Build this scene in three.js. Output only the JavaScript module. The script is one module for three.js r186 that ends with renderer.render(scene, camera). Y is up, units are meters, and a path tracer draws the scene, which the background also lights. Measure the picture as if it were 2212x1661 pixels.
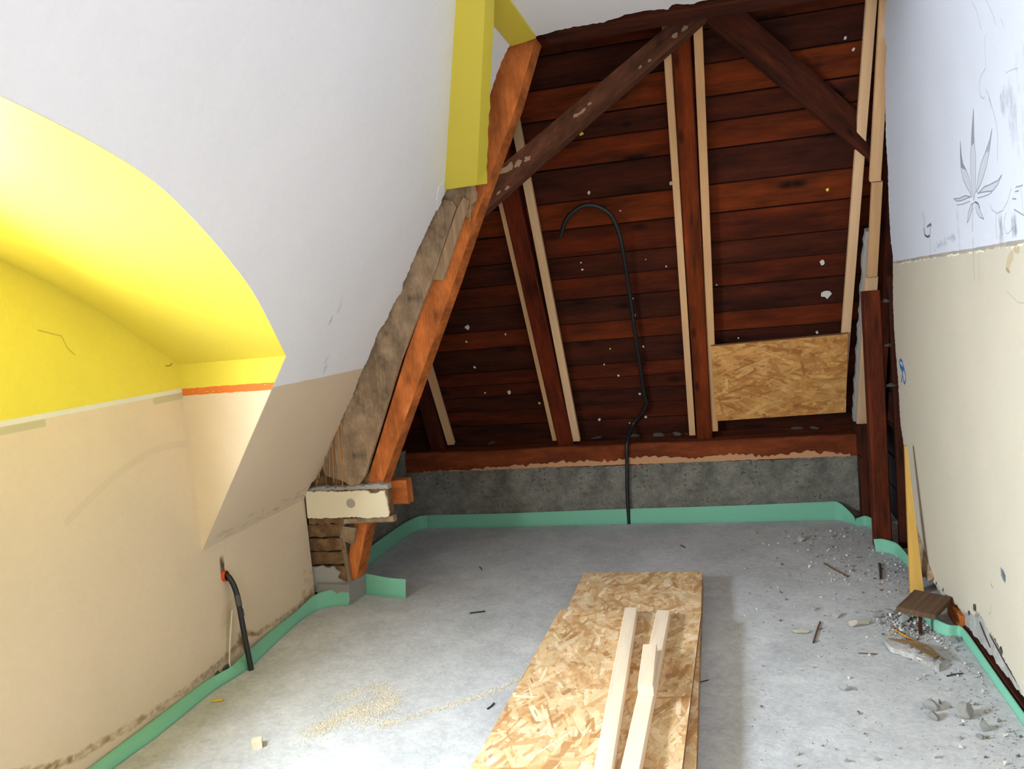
import * as THREE from 'three';
import { RectAreaLightUniformsLib } from 'three/addons/lights/RectAreaLightUniformsLib.js';
import { mergeGeometries } from 'three/addons/utils/BufferGeometryUtils.js';

// ---------------------------------------------------------------- camera, light, exposure
const scene = new THREE.Scene();
const renderer = new THREE.WebGLRenderer();
renderer.toneMapping = THREE.LinearToneMapping;
renderer.toneMappingExposure = 0.95;
renderer.shadowMap.enabled = true;
RectAreaLightUniformsLib.init();

const camera = new THREE.PerspectiveCamera(50.27, 2212 / 1661, 0.05, 60);
camera.rotation.order = 'YXZ';
camera.position.set(0, 1.5, 0);
camera.rotation.set(-0.0912, 0.2517, -0.0879);

scene.background = new THREE.Color().setRGB(0.5, 0.58, 0.7);          // pale overcast sky outside

// daylight entering by the dormer window in the left wall and by the window behind the viewer
const WIN = { z0: -1.93, z1: -0.95, y0: 1.12, y1: 1.56 };   // set back in a deep reveal
const WIN2 = { x0: -0.75, x1: 0.35, y0: 1.0, y1: 2.1, z: 1.6 };
const sunlessSky = new THREE.RectAreaLight(new THREE.Color().setRGB(0.735, 0.86, 1.0), 186, WIN.z1 - WIN.z0, WIN.y1 - WIN.y0);
sunlessSky.position.set(-2.39, (WIN.y0 + WIN.y1) / 2, (WIN.z0 + WIN.z1) / 2);
sunlessSky.lookAt(0, sunlessSky.position.y - 1.5, sunlessSky.position.z);
sunlessSky.name = 'dormer_window_daylight';
scene.add(sunlessSky);
const backSky = new THREE.RectAreaLight(new THREE.Color().setRGB(0.92, 0.96, 1.0), 7.0, WIN2.x1 - WIN2.x0, WIN2.y1 - WIN2.y0);
backSky.position.set((WIN2.x0 + WIN2.x1) / 2, (WIN2.y0 + WIN2.y1) / 2, WIN2.z - 0.015);
backSky.lookAt(backSky.position.x, backSky.position.y, 0);
backSky.name = 'rear_window_daylight';
scene.add(backSky);

// ---------------------------------------------------------------- helpers
let seed = 20240611;
const rnd = () => { seed = (seed + 0x6D2B79F5) | 0; let t = Math.imul(seed ^ (seed >>> 15), 1 | seed); t = (t + Math.imul(t ^ (t >>> 7), 61 | t)) ^ t; return ((t ^ (t >>> 14)) >>> 0) / 4294967296; };
const rr = (a, b) => a + (b - a) * rnd();
const V = (x, y, z) => new THREE.Vector3(x, y, z);
const lerp = (a, b, t) => a + (b - a) * t;
const clamp = (v, a, b) => Math.max(a, Math.min(b, v));
const taken = {};
const numbered = (n) => { taken[n] = (taken[n] || 0) + 1; return taken[n] === 1 ? n : n + '_' + String(taken[n] - 1).padStart(3, '0'); };
const rgb = (r, g, b) => new THREE.Color().setRGB(r / 255, g / 255, b / 255, THREE.SRGBColorSpace);

// tileable noise field, 512 x 512, several octaves
const NT = 512;
const noiseTile = (cells, octaves, gain) => {
  const out = new Float32Array(NT * NT); let amp = 1, total = 0, c = cells;
  for (let o = 0; o < octaves; o++) {
    const g = new Float32Array(c * c); for (let i = 0; i < g.length; i++) g[i] = rnd();
    for (let y = 0; y < NT; y++) { const fy = y / NT * c, y0 = Math.floor(fy), ty = fy - y0, sy = ty * ty * (3 - 2 * ty), ya = (y0 % c) * c, yb = ((y0 + 1) % c) * c;
      for (let x = 0; x < NT; x++) { const fx = x / NT * c, x0 = Math.floor(fx), tx = fx - x0, sx = tx * tx * (3 - 2 * tx), xa = x0 % c, xb = (x0 + 1) % c;
        out[y * NT + x] += amp * lerp(lerp(g[ya + xa], g[ya + xb], sx), lerp(g[yb + xa], g[yb + xb], sx), sy); } }
    total += amp; amp *= gain; c = Math.min(NT, c * 2);
  }
  for (let i = 0; i < out.length; i++) out[i] = out[i] / total - 0.5;
  return out;
};
const nSoft = noiseTile(6, 5, 0.55), nFine = noiseTile(64, 4, 0.8), nMid = noiseTile(20, 5, 0.65);
const at = (t, x, y) => t[((Math.floor(y) % NT + NT) % NT) * NT + ((Math.floor(x) % NT + NT) % NT)];
const fbmAt = (x, y) => at(nSoft, x * 128, y * 128) * 1.0 + at(nMid, x * 256, y * 256) * 0.5;   // x, y in metres, about 4 m period

const dataTex = (w, h, fn, srgb) => {
  const d = new Uint8Array(w * h * 4);
  for (let y = 0; y < h; y++) for (let x = 0; x < w; x++) { const c = fn(x, y), i = (y * w + x) * 4; if (Array.isArray(c)) { d[i] = clamp(c[0], 0, 255); d[i + 1] = clamp(c[1], 0, 255); d[i + 2] = clamp(c[2], 0, 255); } else d[i] = d[i + 1] = d[i + 2] = clamp(c, 0, 255); d[i + 3] = 255; }
  const t = new THREE.DataTexture(d, w, h); t.wrapS = t.wrapT = THREE.RepeatWrapping; t.magFilter = THREE.LinearFilter; t.minFilter = THREE.LinearMipmapLinearFilter; t.generateMipmaps = true;
  if (srgb) t.colorSpace = THREE.SRGBColorSpace; t.needsUpdate = true; return t;
};
const sized = (t, w, h, ox = 0, oy = 0) => { const c = t.clone(); c.repeat.set(1 / w, 1 / h); c.offset.set(-ox / w, -oy / h); c.needsUpdate = true; return c; };   // texture w x h metres whose corner lies at (ox, oy)
const canvasTex = (w, h, draw, grain = 0) => {
  const cv = document.createElement('canvas'); cv.width = w; cv.height = h; const ctx = cv.getContext('2d'); draw(ctx, w, h);
  if (grain) { const im = ctx.getImageData(0, 0, w, h), d = im.data; for (let y = 0, i = 0; y < h; y++) for (let x = 0; x < w; x++, i += 4) { const k = 1 + grain * (at(nFine, x, y) * 0.8 + at(nSoft, x * 0.6, y * 0.6) * 1.3); d[i] *= k; d[i + 1] *= k; d[i + 2] *= k; } ctx.putImageData(im, 0, 0); }
  const t = new THREE.CanvasTexture(cv); t.colorSpace = THREE.SRGBColorSpace; t.wrapS = t.wrapT = THREE.RepeatWrapping; t.needsUpdate = true; return t;
};
const std = (o) => new THREE.MeshStandardMaterial({ roughness: 0.9, metalness: 0, ...o });

function finish(o, name, parent, info) {
  o.name = parent && parent !== scene ? name : numbered(name);
  (parent || scene).add(o);
  if (info) { const { label, category, group, kind } = info; if (label) o.userData.label = label; if (category) o.userData.category = category; if (group) o.userData.group = group; if (kind) o.userData.kind = kind; }
  o.traverse((m) => { if (m.isMesh) { m.castShadow = true; m.receiveShadow = true; } });
  return o;
}
const mesh = (name, geo, mat, parent, info) => finish(new THREE.Mesh(geo, mat), name, parent, info);
const group = (name, info, parent) => finish(new THREE.Group(), name, parent, info);
const thing = (label, category, grp) => ({ label, category, group: grp });
const STRUCT = { kind: 'structure' };

// outline in (a, b) metres extruded from the plane O + a A + b B along N; uv = (a, b)
function slab(outline, depth, O, A, B, N, holes = []) {
  const s = new THREE.Shape(outline.map(([a, b]) => new THREE.Vector2(a, b)));
  for (const h of holes) s.holes.push(new THREE.Path(h.map(([a, b]) => new THREE.Vector2(a, b))));
  const g = new THREE.ExtrudeGeometry(s, { depth, bevelEnabled: false });
  const m = new THREE.Matrix4().makeBasis(A, B, N).setPosition(O);
  g.applyMatrix4(m);
  if (m.determinant() < 0) { const ix = g.index; if (ix) { for (let i = 0; i < ix.count; i += 3) { const t = ix.getX(i); ix.setX(i, ix.getX(i + 1)); ix.setX(i + 1, t); } }
    else for (const k of ['position', 'normal', 'uv']) { const a = g.attributes[k]; const n = a.itemSize, d = a.array; for (let i = 0; i < a.count; i += 3) for (let j = 0; j < n; j++) { const t = d[i * n + j]; d[i * n + j] = d[(i + 1) * n + j]; d[(i + 1) * n + j] = t; } } }
  return g;
}
// a chamfered bar from p0 to p1, w wide (across), h high (along up); uv.v runs along the length in metres
function bar(p0, p1, w, h, up = V(0, 1, 0), ch = 0.004, rough = 0) {
  const dz = p1.clone().sub(p0), L = dz.length(); dz.normalize();
  const dx = new THREE.Vector3().crossVectors(up, dz).normalize(), dy = new THREE.Vector3().crossVectors(dz, dx);
  const a = w / 2, b = h / 2, c = Math.min(ch, a * 0.6, b * 0.6);
  const pts = [[-a + c, -b], [a - c, -b], [a, -b + c], [a, b - c], [a - c, b], [-a + c, b], [-a, b - c], [-a, -b + c]];
  const g = new THREE.ExtrudeGeometry(new THREE.Shape(pts.map((p) => new THREE.Vector2(...p))), { depth: L, bevelEnabled: false, steps: rough ? Math.max(2, Math.round(L / 0.12)) : 1 });
  if (rough) { const P = g.attributes.position, k0 = rnd() * 50; for (let i = 0; i < P.count; i++) { const z = P.getZ(i), q = Math.sin(z * 7 + k0) * 0.5 + Math.sin(z * 17 + k0 * 2) * 0.3; P.setX(i, P.getX(i) * (1 + rough * q)); P.setY(i, P.getY(i) * (1 + rough * Math.cos(z * 9 + k0))); } g.computeVertexNormals(); }
  const uv = g.attributes.uv, ou = rnd() * 3, ov = rnd() * 3; for (let i = 0; i < uv.count; i++) uv.setXY(i, uv.getX(i) + ou, uv.getY(i) + ov);
  g.applyMatrix4(new THREE.Matrix4().makeBasis(dx, dy, dz).setPosition(p0));
  return g;
}
const box = (x0, x1, y0, y1, z0, z1, ch = 0.004) => {   // longest side becomes the grain direction
  const d = [x1 - x0, y1 - y0, z1 - z0], c = V((x0 + x1) / 2, (y0 + y1) / 2, (z0 + z1) / 2), m = d.indexOf(Math.max(...d));
  if (m === 0) return bar(V(x0, c.y, c.z), V(x1, c.y, c.z), d[2], d[1], V(0, 1, 0), ch);
  if (m === 1) return bar(V(c.x, y0, c.z), V(c.x, y1, c.z), d[0], d[2], V(0, 0, 1), ch);
  return bar(V(c.x, c.y, z0), V(c.x, c.y, z1), d[0], d[1], V(0, 1, 0), ch);
};
// ragged line between given points
function ragged(pts, step = 0.02, amp = 0.008) {
  const out = [];
  for (let i = 0; i < pts.length - 1; i++) { const [a, b] = pts[i], [c, d] = pts[i + 1], L = Math.hypot(c - a, d - b), n = Math.max(1, Math.round(L / step)), nx = -(d - b) / L, ny = (c - a) / L;
    for (let k = 0; k < n; k++) { const t = k / n, o = (i || k) ? (rnd() - 0.5) * 2 * amp * (rnd() < 0.12 ? 2 : 1) : 0; out.push([lerp(a, c, t) + nx * o, lerp(b, d, t) + ny * o]); } }
  out.push(pts[pts.length - 1]); return out;
}
function tube(pts, r, seg = 60, closed = false, rs = 10) { return new THREE.TubeGeometry(new THREE.CatmullRomCurve3(pts.map((p) => V(...p)), closed, 'catmullrom', 0.3), seg, r, rs, closed); }
// thin sheet between a lower and an upper rail, with thickness t and a bulge towards side
function ribbon(lo, hi, t = 0.006, n = 60, rows = 5, bulge = V(0, 0, 0)) {
  const cl = new THREE.CatmullRomCurve3(lo.map((p) => V(...p)), false, 'catmullrom', 0.4), chh = new THREE.CatmullRomCurve3(hi.map((p) => V(...p)), false, 'catmullrom', 0.4);
  const grid = []; for (let i = 0; i <= n; i++) { const a = cl.getPoint(i / n), b = chh.getPoint(i / n), row = []; for (let j = 0; j <= rows; j++) row.push(a.clone().lerp(b, j / rows).addScaledVector(bulge, Math.sin(Math.PI * j / rows))); grid.push(row); }
  const nor = grid.map((row, i) => row.map((p, j) => { const du = grid[Math.min(n, i + 1)][j].clone().sub(grid[Math.max(0, i - 1)][j]), dv = row[Math.min(rows, j + 1)].clone().sub(row[Math.max(0, j - 1)]); return du.cross(dv).normalize(); }));
  const pos = [], uv = [], idx = [], W = rows + 1, id = (s, i, j) => s * (n + 1) * W + i * W + j;
  for (const s of [0, 1]) for (let i = 0; i <= n; i++) for (let j = 0; j <= rows; j++) { const p = grid[i][j].clone().addScaledVector(nor[i][j], s ? t / 2 : -t / 2); pos.push(p.x, p.y, p.z); uv.push(i * 0.03, j * 0.03); }
  const quad = (a, b, c, d) => idx.push(a, b, c, a, c, d);
  for (let i = 0; i < n; i++) for (let j = 0; j < rows; j++) { quad(id(1, i, j), id(1, i + 1, j), id(1, i + 1, j + 1), id(1, i, j + 1)); quad(id(0, i, j), id(0, i, j + 1), id(0, i + 1, j + 1), id(0, i + 1, j)); }
  for (let i = 0; i < n; i++) { quad(id(0, i, 0), id(0, i + 1, 0), id(1, i + 1, 0), id(1, i, 0)); quad(id(1, i, rows), id(1, i + 1, rows), id(0, i + 1, rows), id(0, i, rows)); }
  for (let j = 0; j < rows; j++) { quad(id(0, 0, j), id(1, 0, j), id(1, 0, j + 1), id(0, 0, j + 1)); quad(id(1, n, j), id(0, n, j), id(0, n, j + 1), id(1, n, j + 1)); }
  const g = new THREE.BufferGeometry(); g.setAttribute('position', new THREE.Float32BufferAttribute(pos, 3)); g.setAttribute('uv', new THREE.Float32BufferAttribute(uv, 2)); g.setIndex(idx); g.computeVertexNormals(); return g;
}
// irregular broken lump: a ball hewn flat by random planes, sitting on y = 0
function lump(r, sx = 1, sy = 1, sz = 1, detail = 2, rough = 0.25) {
  const src = new THREE.IcosahedronGeometry(1, detail < 1 ? 1 : 2), P = src.attributes.position, cuts = [];
  for (let i = 0; i < 13; i++) cuts.push([V(rr(-1, 1), rr(-0.6, 1), rr(-1, 1)).normalize(), rr(0.92 - rough * 2.2, 0.8)]);
  const k0 = rnd() * 300;
  for (let i = 0; i < P.count; i++) { const v = V(P.getX(i), P.getY(i), P.getZ(i)); v.multiplyScalar(1 + at(nMid, v.x * 60 + v.z * 33 + k0, v.y * 60 + v.z * 47) * rough * 0.5); for (const [d, c] of cuts) { const e = v.dot(d); if (e > c) v.addScaledVector(d, c - e); } P.setXYZ(i, v.x * r * sx, Math.max(v.y, -0.5) * r * sy, v.z * r * sz); }
  src.computeVertexNormals(); src.translate(0, r * sy * 0.5, 0); return src;
}

// ---------------------------------------------------------------- materials
const fold = (y) => (y < 512 ? y : 1023 - y);       // mirrored, so that the repeats join
const grainTex = dataTex(256, 1024, (x, y0) => {    // wood, grain along v
  const y = fold(y0);
  const warp = at(nSoft, x * 2, y * 0.25) * 26 + at(nMid, x * 2, y * 0.2) * 8, rings = Math.sin((x + warp) * 0.17) * 0.5 + 0.5;
  const fib = at(nFine, x * 2, y * 0.12), blot = at(nSoft, x * 2, y * 0.35);
  return 205 + (rings - 0.5) * 16 + fib * 46 + blot * 60;
}, true);
const grainBump = dataTex(256, 1024, (x, y) => 128 + at(nFine, x * 2, fold(y) * 0.1) * 150 + at(nMid, x * 2, fold(y) * 0.15) * 90);
const cleanTex = dataTex(256, 1024, (x, y) => { const v = 1 + at(nFine, x * 2, fold(y) * 0.05) * 0.09 + at(nSoft, x * 2, fold(y) * 0.3) * 0.12; return [232 * v, 230 * v, 226 * v]; }, true);
const wood = (c, rough = 0.85, w = 0.22, len = 1.1, bs = 0.0015, tex = grainTex) => new THREE.MeshPhysicalMaterial({ color: c, map: sized(tex, w, len), bumpMap: sized(grainBump, w, len), bumpScale: bs, roughness: rough, specularIntensity: 0.35 });
const agedTex = dataTex(512, 1024, (x, y0) => {     // old stained timber: grain, blotches, knots
  const y = fold(y0), fib = at(nFine, x * 2, y * 0.1), blot = at(nSoft, x, y * 0.5), mid = at(nMid, x, y * 0.3), kx = ((x + 60) % 256) - 128, ky = ((y + 130 + (x > 196 ? 140 : 0)) % 512) - 256, knot = Math.max(0, 1 - Math.hypot(kx, ky * 0.8) / 26);
  const v = 1 + fib * 0.34 + blot * 0.85 + mid * 0.4 - knot * 0.5; return [186 * v, 184 * v * (1 - blot * 0.12), 180 * v * (1 - blot * 0.2)];
}, true);
const dustyTex = dataTex(512, 1024, (x, y0) => {    // timber with scabs of lime and dust
  const y = fold(y0), fib = at(nFine, x * 2, y * 0.1), blot = at(nSoft, x, y * 0.8), mid = at(nMid, x, y * 0.7), d = clamp((at(nSoft, x + 200, y * 0.6 + 77) + mid * 0.5 - 0.09) * 5, 0, 1) * (0.45 + at(nFine, x, y));
  const v = 1 + fib * 0.3 + blot * 0.6 + mid * 0.25; return [lerp(196 * v, 214, d * 0.6), lerp(190 * v, 226, d * 0.6), lerp(182 * v, 238, d * 0.6)];
}, true);
const M = {
  oldWood: [[140, 60, 20], [122, 46, 18], [94, 40, 20]].map((c) => wood(rgb(...c), 0.9, 0.4, 1.6, 0.002, agedTex)),
  post: wood(rgb(255, 150, 80), 0.85, 0.5, 1.5, 0.003, dustyTex),
  strut: wood(rgb(122, 78, 58), 0.9, 0.5, 1.2, 0.003, dustyTex),
  darkBeam: wood(rgb(92, 44, 26), 0.9, 0.4, 1.6, 0.003, agedTex),
  newBatten: [[238, 190, 142], [230, 180, 130], [242, 200, 156]].map((c) => wood(rgb(...c), 0.75, 0.2, 0.9, 0.0008, cleanTex)),
  paleBatten: wood(rgb(255, 234, 208), 0.7, 0.2, 0.9, 0.0006, cleanTex),
  yellowStud: wood(rgb(226, 178, 92), 0.75, 0.25, 1.0, 0.001, cleanTex),
  grey: wood(rgb(204, 176, 146), 0.95, 0.4, 0.8, 0.003, dustyTex),
  greyDark: wood(rgb(160, 126, 92), 0.95, 0.3, 0.5, 0.003, dustyTex),
  felt: std({ color: rgb(52, 40, 34), roughness: 1 }),
};
const roofTones = [[122, 50, 17], [98, 40, 16], [108, 43, 16], [82, 36, 19], [136, 58, 19], [90, 39, 20]].map((c) => wood(rgb(...c), 0.9, 0.6, 2.1, 0.002, agedTex));
const plasterBump = dataTex(512, 512, (x, y) => 128 + at(nMid, x, y) * 120 + at(nFine, x, y) * 60);
const pbump = sized(plasterBump, 0.5, 0.5);
const concreteBump = dataTex(512, 512, (x, y) => { const f = at(nFine, x, y), m = at(nMid, x * 0.9, y * 0.9); return 150 + m * 110 + f * 80 - (f > 0.26 ? 90 : 0); });
const concreteTexU = dataTex(512, 512, (x, y) => { const v = 176 + at(nSoft, x, y) * 70 + at(nMid, x * 2, y) * 50 + at(nFine, x, y) * 30; return [v, v * 0.975, v * 0.94]; }, true);
const WHITE = '#ebeaee', BEIGE = '#dac5a8', YELLOW = '#e2d048';
const paint = (hex, extra = {}) => std({ color: hex, bumpMap: pbump, bumpScale: 0.0016, roughness: 0.85, ...extra });
M.white = paint(WHITE); M.beige = paint(BEIGE); M.yellow = paint(YELLOW, { roughness: 0.5 });
M.undercoat = std({ map: sized(concreteTexU, 0.5, 0.5), bumpMap: sized(plasterBump, 0.25, 0.25), bumpScale: 0.008 });
M.plasterEdge = std({ color: rgb(196, 192, 184), bumpMap: pbump, bumpScale: 0.004 });
M.mortarDark = std({ color: rgb(112, 106, 98), bumpMap: sized(plasterBump, 0.15, 0.15), bumpScale: 0.008 });
M.mortar = std({ color: rgb(168, 164, 156), bumpMap: sized(concreteBump, 0.3, 0.3), bumpScale: 0.006 });
M.foam = std({ color: rgb(120, 184, 154), roughness: 0.75, bumpMap: sized(plasterBump, 0.2, 0.2), bumpScale: 0.0006 });
M.fleck = std({ color: rgb(214, 206, 196) });
M.black = std({ color: rgb(24, 24, 24), roughness: 0.45 });

// floor screed
const floorTex = dataTex(2048, 2048, (x, y) => {
  const a = at(nSoft, x * 0.5, y * 0.5), b = at(nMid, x * 0.8, y * 0.8), f = at(nFine, x, y), s = at(nSoft, x * 0.25 + 90, y * 0.25 + 40);
  let v = 187 + a * 34 + b * 26 + f * 40 + s * 24; if (f > 0.27 && b > 0.06) v -= 46; if (f < -0.33) v += 22;
  return [v, v, v * 1.005];
}, true);
M.floor = std({ map: sized(floorTex, 4, 4, -2.4, -1.6), bumpMap: sized(concreteBump, 0.7, 0.7), bumpScale: 0.0035, roughness: 0.92 });
const concreteTex = dataTex(1024, 1024, (x, y) => { const a = at(nSoft, x, y * 1.2), b = at(nMid, x, y), f = at(nFine, x, y); const v = 116 + a * 56 + b * 50 + f * 40 - (b > 0.2 ? 40 : 0); return [v, v * 0.965, v * 0.87]; }, true);
M.concrete = std({ map: sized(concreteTex, 1.4, 1.4), bumpMap: sized(concreteBump, 0.5, 0.5), bumpScale: 0.01, roughness: 0.95 });

// oriented strand board: strands of wood pressed flat
const osbTex = canvasTex(2048, 1024, (c, w, h) => {
  c.fillStyle = '#c69c68'; c.fillRect(0, 0, w, h);
  const tones = ['#e2c39a', '#d6b080', '#c99d6a', '#ead0aa', '#bd8f5e', '#dab98c', '#e0bf92', '#a97a4c', '#efdcbc', '#d0a878'];
  for (let i = 0; i < 3000; i++) {
    const x = rnd() * w, y = rnd() * h, L = rr(50, 270), b = rr(12, 58), ang = (rnd() < 0.7 ? rr(-0.6, 0.6) : rr(-1.57, 1.57));
    c.save(); c.translate(x, y); c.rotate(ang); c.globalAlpha = rr(0.35, 0.85); c.fillStyle = tones[Math.floor(rnd() * tones.length * (rnd() < 0.2 ? 1 : 0.98))];
    c.beginPath(); c.moveTo(-L / 2, -b / 2 * rnd()); c.lineTo(-L / 2 + rr(2, 14), b / 2); c.lineTo(L / 2 - rr(2, 14), b / 2 * rr(0.5, 1)); c.lineTo(L / 2, -b / 2 * rnd()); c.lineTo(L * rr(-0.2, 0.3), -b / 2); c.closePath(); c.fill();
    if (rnd() < 0.55) { c.globalAlpha = 0.35; c.strokeStyle = '#6d421d'; c.lineWidth = 1.3; c.beginPath(); c.moveTo(-L / 2, b / 2); c.lineTo(L / 2, b / 2); c.stroke(); }
    if (rnd() < 0.015) { c.globalAlpha = 0.7; c.fillStyle = '#6d431f'; c.fillRect(-L / 5, -2, L / 2.5, rr(3, 9)); }
    c.restore();
  }
}, 0.12);
M.osb = std({ color: rgb(240, 206, 150), map: sized(osbTex, 1.36, 0.68), roughness: 0.75, bumpMap: sized(grainBump, 0.3, 0.3), bumpScale: 0.001 });
M.osbFloor = std({ map: sized(osbTex, 1.36, 0.68, 0.3, 0.1), roughness: 0.62, bumpMap: sized(grainBump, 0.3, 0.3), bumpScale: 0.001 });
const osbEdgeTex = dataTex(512, 128, (x, y) => { const v = 120 + at(nFine, x * 0.3, y * 3) * 150 + at(nMid, x * 0.3, y * 4) * 80; return [v * 1.08, v * 0.72, v * 0.4]; }, true);
M.osbEdge = std({ map: sized(osbEdgeTex, 0.4, 0.05), roughness: 0.85 });

// ---------------------------------------------------------------- the room: left side
const XL = -2.22, KS = 0.625, YK = 0.58, YC = 2.75, XR = 0.9, CUT = -3.93;
const slopeX = (y) => XL + KS * (y - YK);                    // plastered roof slope on the left
const X = V(1, 0, 0), Y = V(0, 1, 0), Z = V(0, 0, 1);

// floor
mesh('floor', slab([[-2.6, -1.7], [1.4, -1.7], [1.4, 5.75], [-2.6, 5.75]], 0.15, V(0, 0, 0), X, V(0, 0, -1), V(0, -1, 0)), M.floor, scene, STRUCT);

// arch of the dormer vault, (z, y)
const archHalf = [[-3.02, 1.39], [-2.83, 1.497], [-2.634, 1.605], [-2.458, 1.69], [-2.136, 1.822], [-1.808, 1.928], [-1.37, 2.002], [-1.1, 2.012]];
const archPts = archHalf.concat(archHalf.slice(0, -1).reverse().map(([z, y]) => [-2.2 - z, y]));
const archCurve = new THREE.CatmullRomCurve3(archPts.map(([z, y]) => V(0, y, z)), false, 'catmullrom', 0.5);
const ARCH = []; for (let i = 0; i <= 72; i++) { const p = archCurve.getPoint(i / 72); ARCH.push([p.z, p.y]); }
const ZD = 0.82;                                             // near cheek of the dormer

// knee wall and dormer front wall (one plane), painted
const leftTex = canvasTex(2048, 860, (c, w, h) => {
  const pz = (z) => (z + 4.1) / 5 * w, py = (y) => (2.1 - y) / 2.1 * h, m = w / 5;
  c.fillStyle = BEIGE; c.fillRect(0, 0, w, h);
  c.fillStyle = YELLOW; c.fillRect(0, 0, w, py(1.288));
  c.fillStyle = '#dcd8cc'; c.fillRect(0, py(1.29), w, py(1.272) - py(1.29));
  c.fillStyle = '#bfb493'; c.fillRect(pz(-3.02), py(1.272), pz(-2.83) - pz(-3.02), py(1.245) - py(1.272)); c.fillRect(pz(-2.28), py(1.27), pz(-1.6) - pz(-2.28), py(1.245) - py(1.27));
  // grime line above the skirting foam, with its blotchy outline
  const sm = [[-1.95, 0.2], [-2.085, 0.139], [-2.2, 0.11], [-2.396, 0.086], [-2.595, 0.066], [-2.858, 0.062], [-3.024, 0.064], [-3.172, 0.082], [-3.257, 0.11], [-3.35, 0.07], [-3.535, 0.058], [-3.722, 0.056], [-3.93, 0.056]];
  for (let i = 0; i < sm.length - 1; i++) for (let k = 0; k < 60; k++) { const t = rnd(), z = lerp(sm[i][0], sm[i + 1][0], t), y = lerp(sm[i][1], sm[i + 1][1], t) + rr(-0.014, 0.012); c.globalAlpha = rr(0.04, 0.16); c.fillStyle = rnd() < 0.3 ? '#5a3c1c' : '#7d5a30'; c.beginPath(); c.ellipse(pz(z), py(y), rr(2, 9), rr(1, 4), rr(-0.3, 0.3), 0, 7); c.fill(); }
  for (let k = 0; k < 60; k++) { c.globalAlpha = rr(0.05, 0.2); c.fillStyle = '#5a3d1e'; c.beginPath(); c.ellipse(pz(-3.24 + rr(-0.02, 0.04)), py(0.1 + rr(-0.05, 0.03)), rr(2, 7), rr(3, 9), 0, 0, 7); c.fill(); }
  for (let k = 0; k < 120; k++) { c.globalAlpha = rr(0.05, 0.16); c.fillStyle = '#a8722a'; c.beginPath(); c.ellipse(pz(rr(-3.93, -3.8)), py(rr(0.02, 0.22) * rnd()), rr(2, 8), rr(2, 7), 0, 0, 7); c.fill(); }
  // soot plume over the pipe hole
  for (let k = 0; k < 90; k++) { c.globalAlpha = rr(0.05, 0.2); c.fillStyle = '#40311d'; c.beginPath(); c.ellipse(pz(-3.145 + rr(-0.012, 0.012)), py(0.455 + rr(-0.03, 0.05)), rr(1, 5), rr(3, 8), 0, 0, 7); c.fill(); }
  c.globalAlpha = 0.25; c.fillStyle = '#c3ad86'; for (let k = 0; k < 5; k++) { c.fillRect(pz(-3.22 + rr(0, 0.1)), py(rr(0.22, 0.34)), rr(12, 34), rr(14, 40)); }
  c.globalAlpha = 0.07; c.strokeStyle = '#8b734a'; c.lineWidth = 12; c.beginPath(); c.moveTo(pz(-2.3), py(0.9)); c.quadraticCurveTo(pz(-2.75), py(1.12), pz(-3.0), py(1.05)); c.stroke();
  c.globalAlpha = 0.7; c.strokeStyle = '#4b4410'; c.lineWidth = 1.5; c.beginPath(); c.moveTo(pz(-2.93), py(1.395)); c.quadraticCurveTo(pz(-2.955), py(1.385), pz(-2.975), py(1.4)); c.stroke();
  c.globalAlpha = 0.35; c.beginPath(); c.moveTo(pz(-2.3), py(1.57)); c.lineTo(pz(-2.4), py(1.545)); c.lineTo(pz(-2.42), py(1.5)); c.lineTo(pz(-2.45), py(1.475)); c.stroke(); c.globalAlpha = 1;
}, 0.035);
const leftMat = std({ map: sized(leftTex, 5, 2.1, -4.1, 0), bumpMap: pbump, bumpScale: 0.0022, roughness: 0.82 });
const leftOutline = [[CUT, 0], [1.62, 0], [1.62, YK], [ZD, YK], ...ARCH.slice().reverse(), [-3.02, YK], [CUT, YK]];
const winHole = [[WIN.z0, WIN.y0], [WIN.z1, WIN.y0], [WIN.z1, WIN.y1], [WIN.z0, WIN.y1]];
mesh('wall_left', slab(leftOutline, 0.36, V(XL, 0, 0), Z, Y, V(-1, 0, 0), [winHole]), leftMat, scene, STRUCT);

// dormer cheeks
const cheekTex = canvasTex(512, 1024, (c, w, h) => {
  const py = (y) => (1.5 - y) / 1.0 * h; c.fillStyle = BEIGE; c.fillRect(0, 0, w, h); c.fillStyle = YELLOW; c.fillRect(0, 0, w, py(1.286));
  c.fillStyle = '#d8722a'; c.beginPath(); c.moveTo(0, py(1.288)); for (let i = 0; i <= 40; i++) c.lineTo(i / 40 * w, py(1.288) + rr(-1.5, 1.5)); for (let i = 40; i >= 0; i--) c.lineTo(i / 40 * w, py(1.258) + rr(-1.5, 1.5)); c.fill();
  c.fillStyle = '#e8b48c'; for (let i = 0; i < 12; i++) c.fillRect(rnd() * w, py(rr(1.26, 1.285)), rr(2, 14), 2);
}, 0.03);
const cheekMat = std({ map: sized(cheekTex, 0.6, 1.0, -2.25, 0.5), bumpMap: pbump, bumpScale: 0.002, roughness: 0.82 });
const cheekOut = [[XL - 0.02, YK - 0.002], [slopeX(YK) - 0.001, YK - 0.002], [slopeX(1.393) - 0.002, 1.393], [XL - 0.02, 1.393]];
mesh('wall_dormer_cheek', slab(cheekOut, 0.06, V(0, 0, -3.017), X, Y, V(0, 0, -1)), cheekMat, scene, STRUCT);
mesh('wall_dormer_cheek', slab(cheekOut, 0.06, V(0, 0, ZD - 0.003), X, Y, V(0, 0, 1)), cheekMat, scene, STRUCT);

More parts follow.
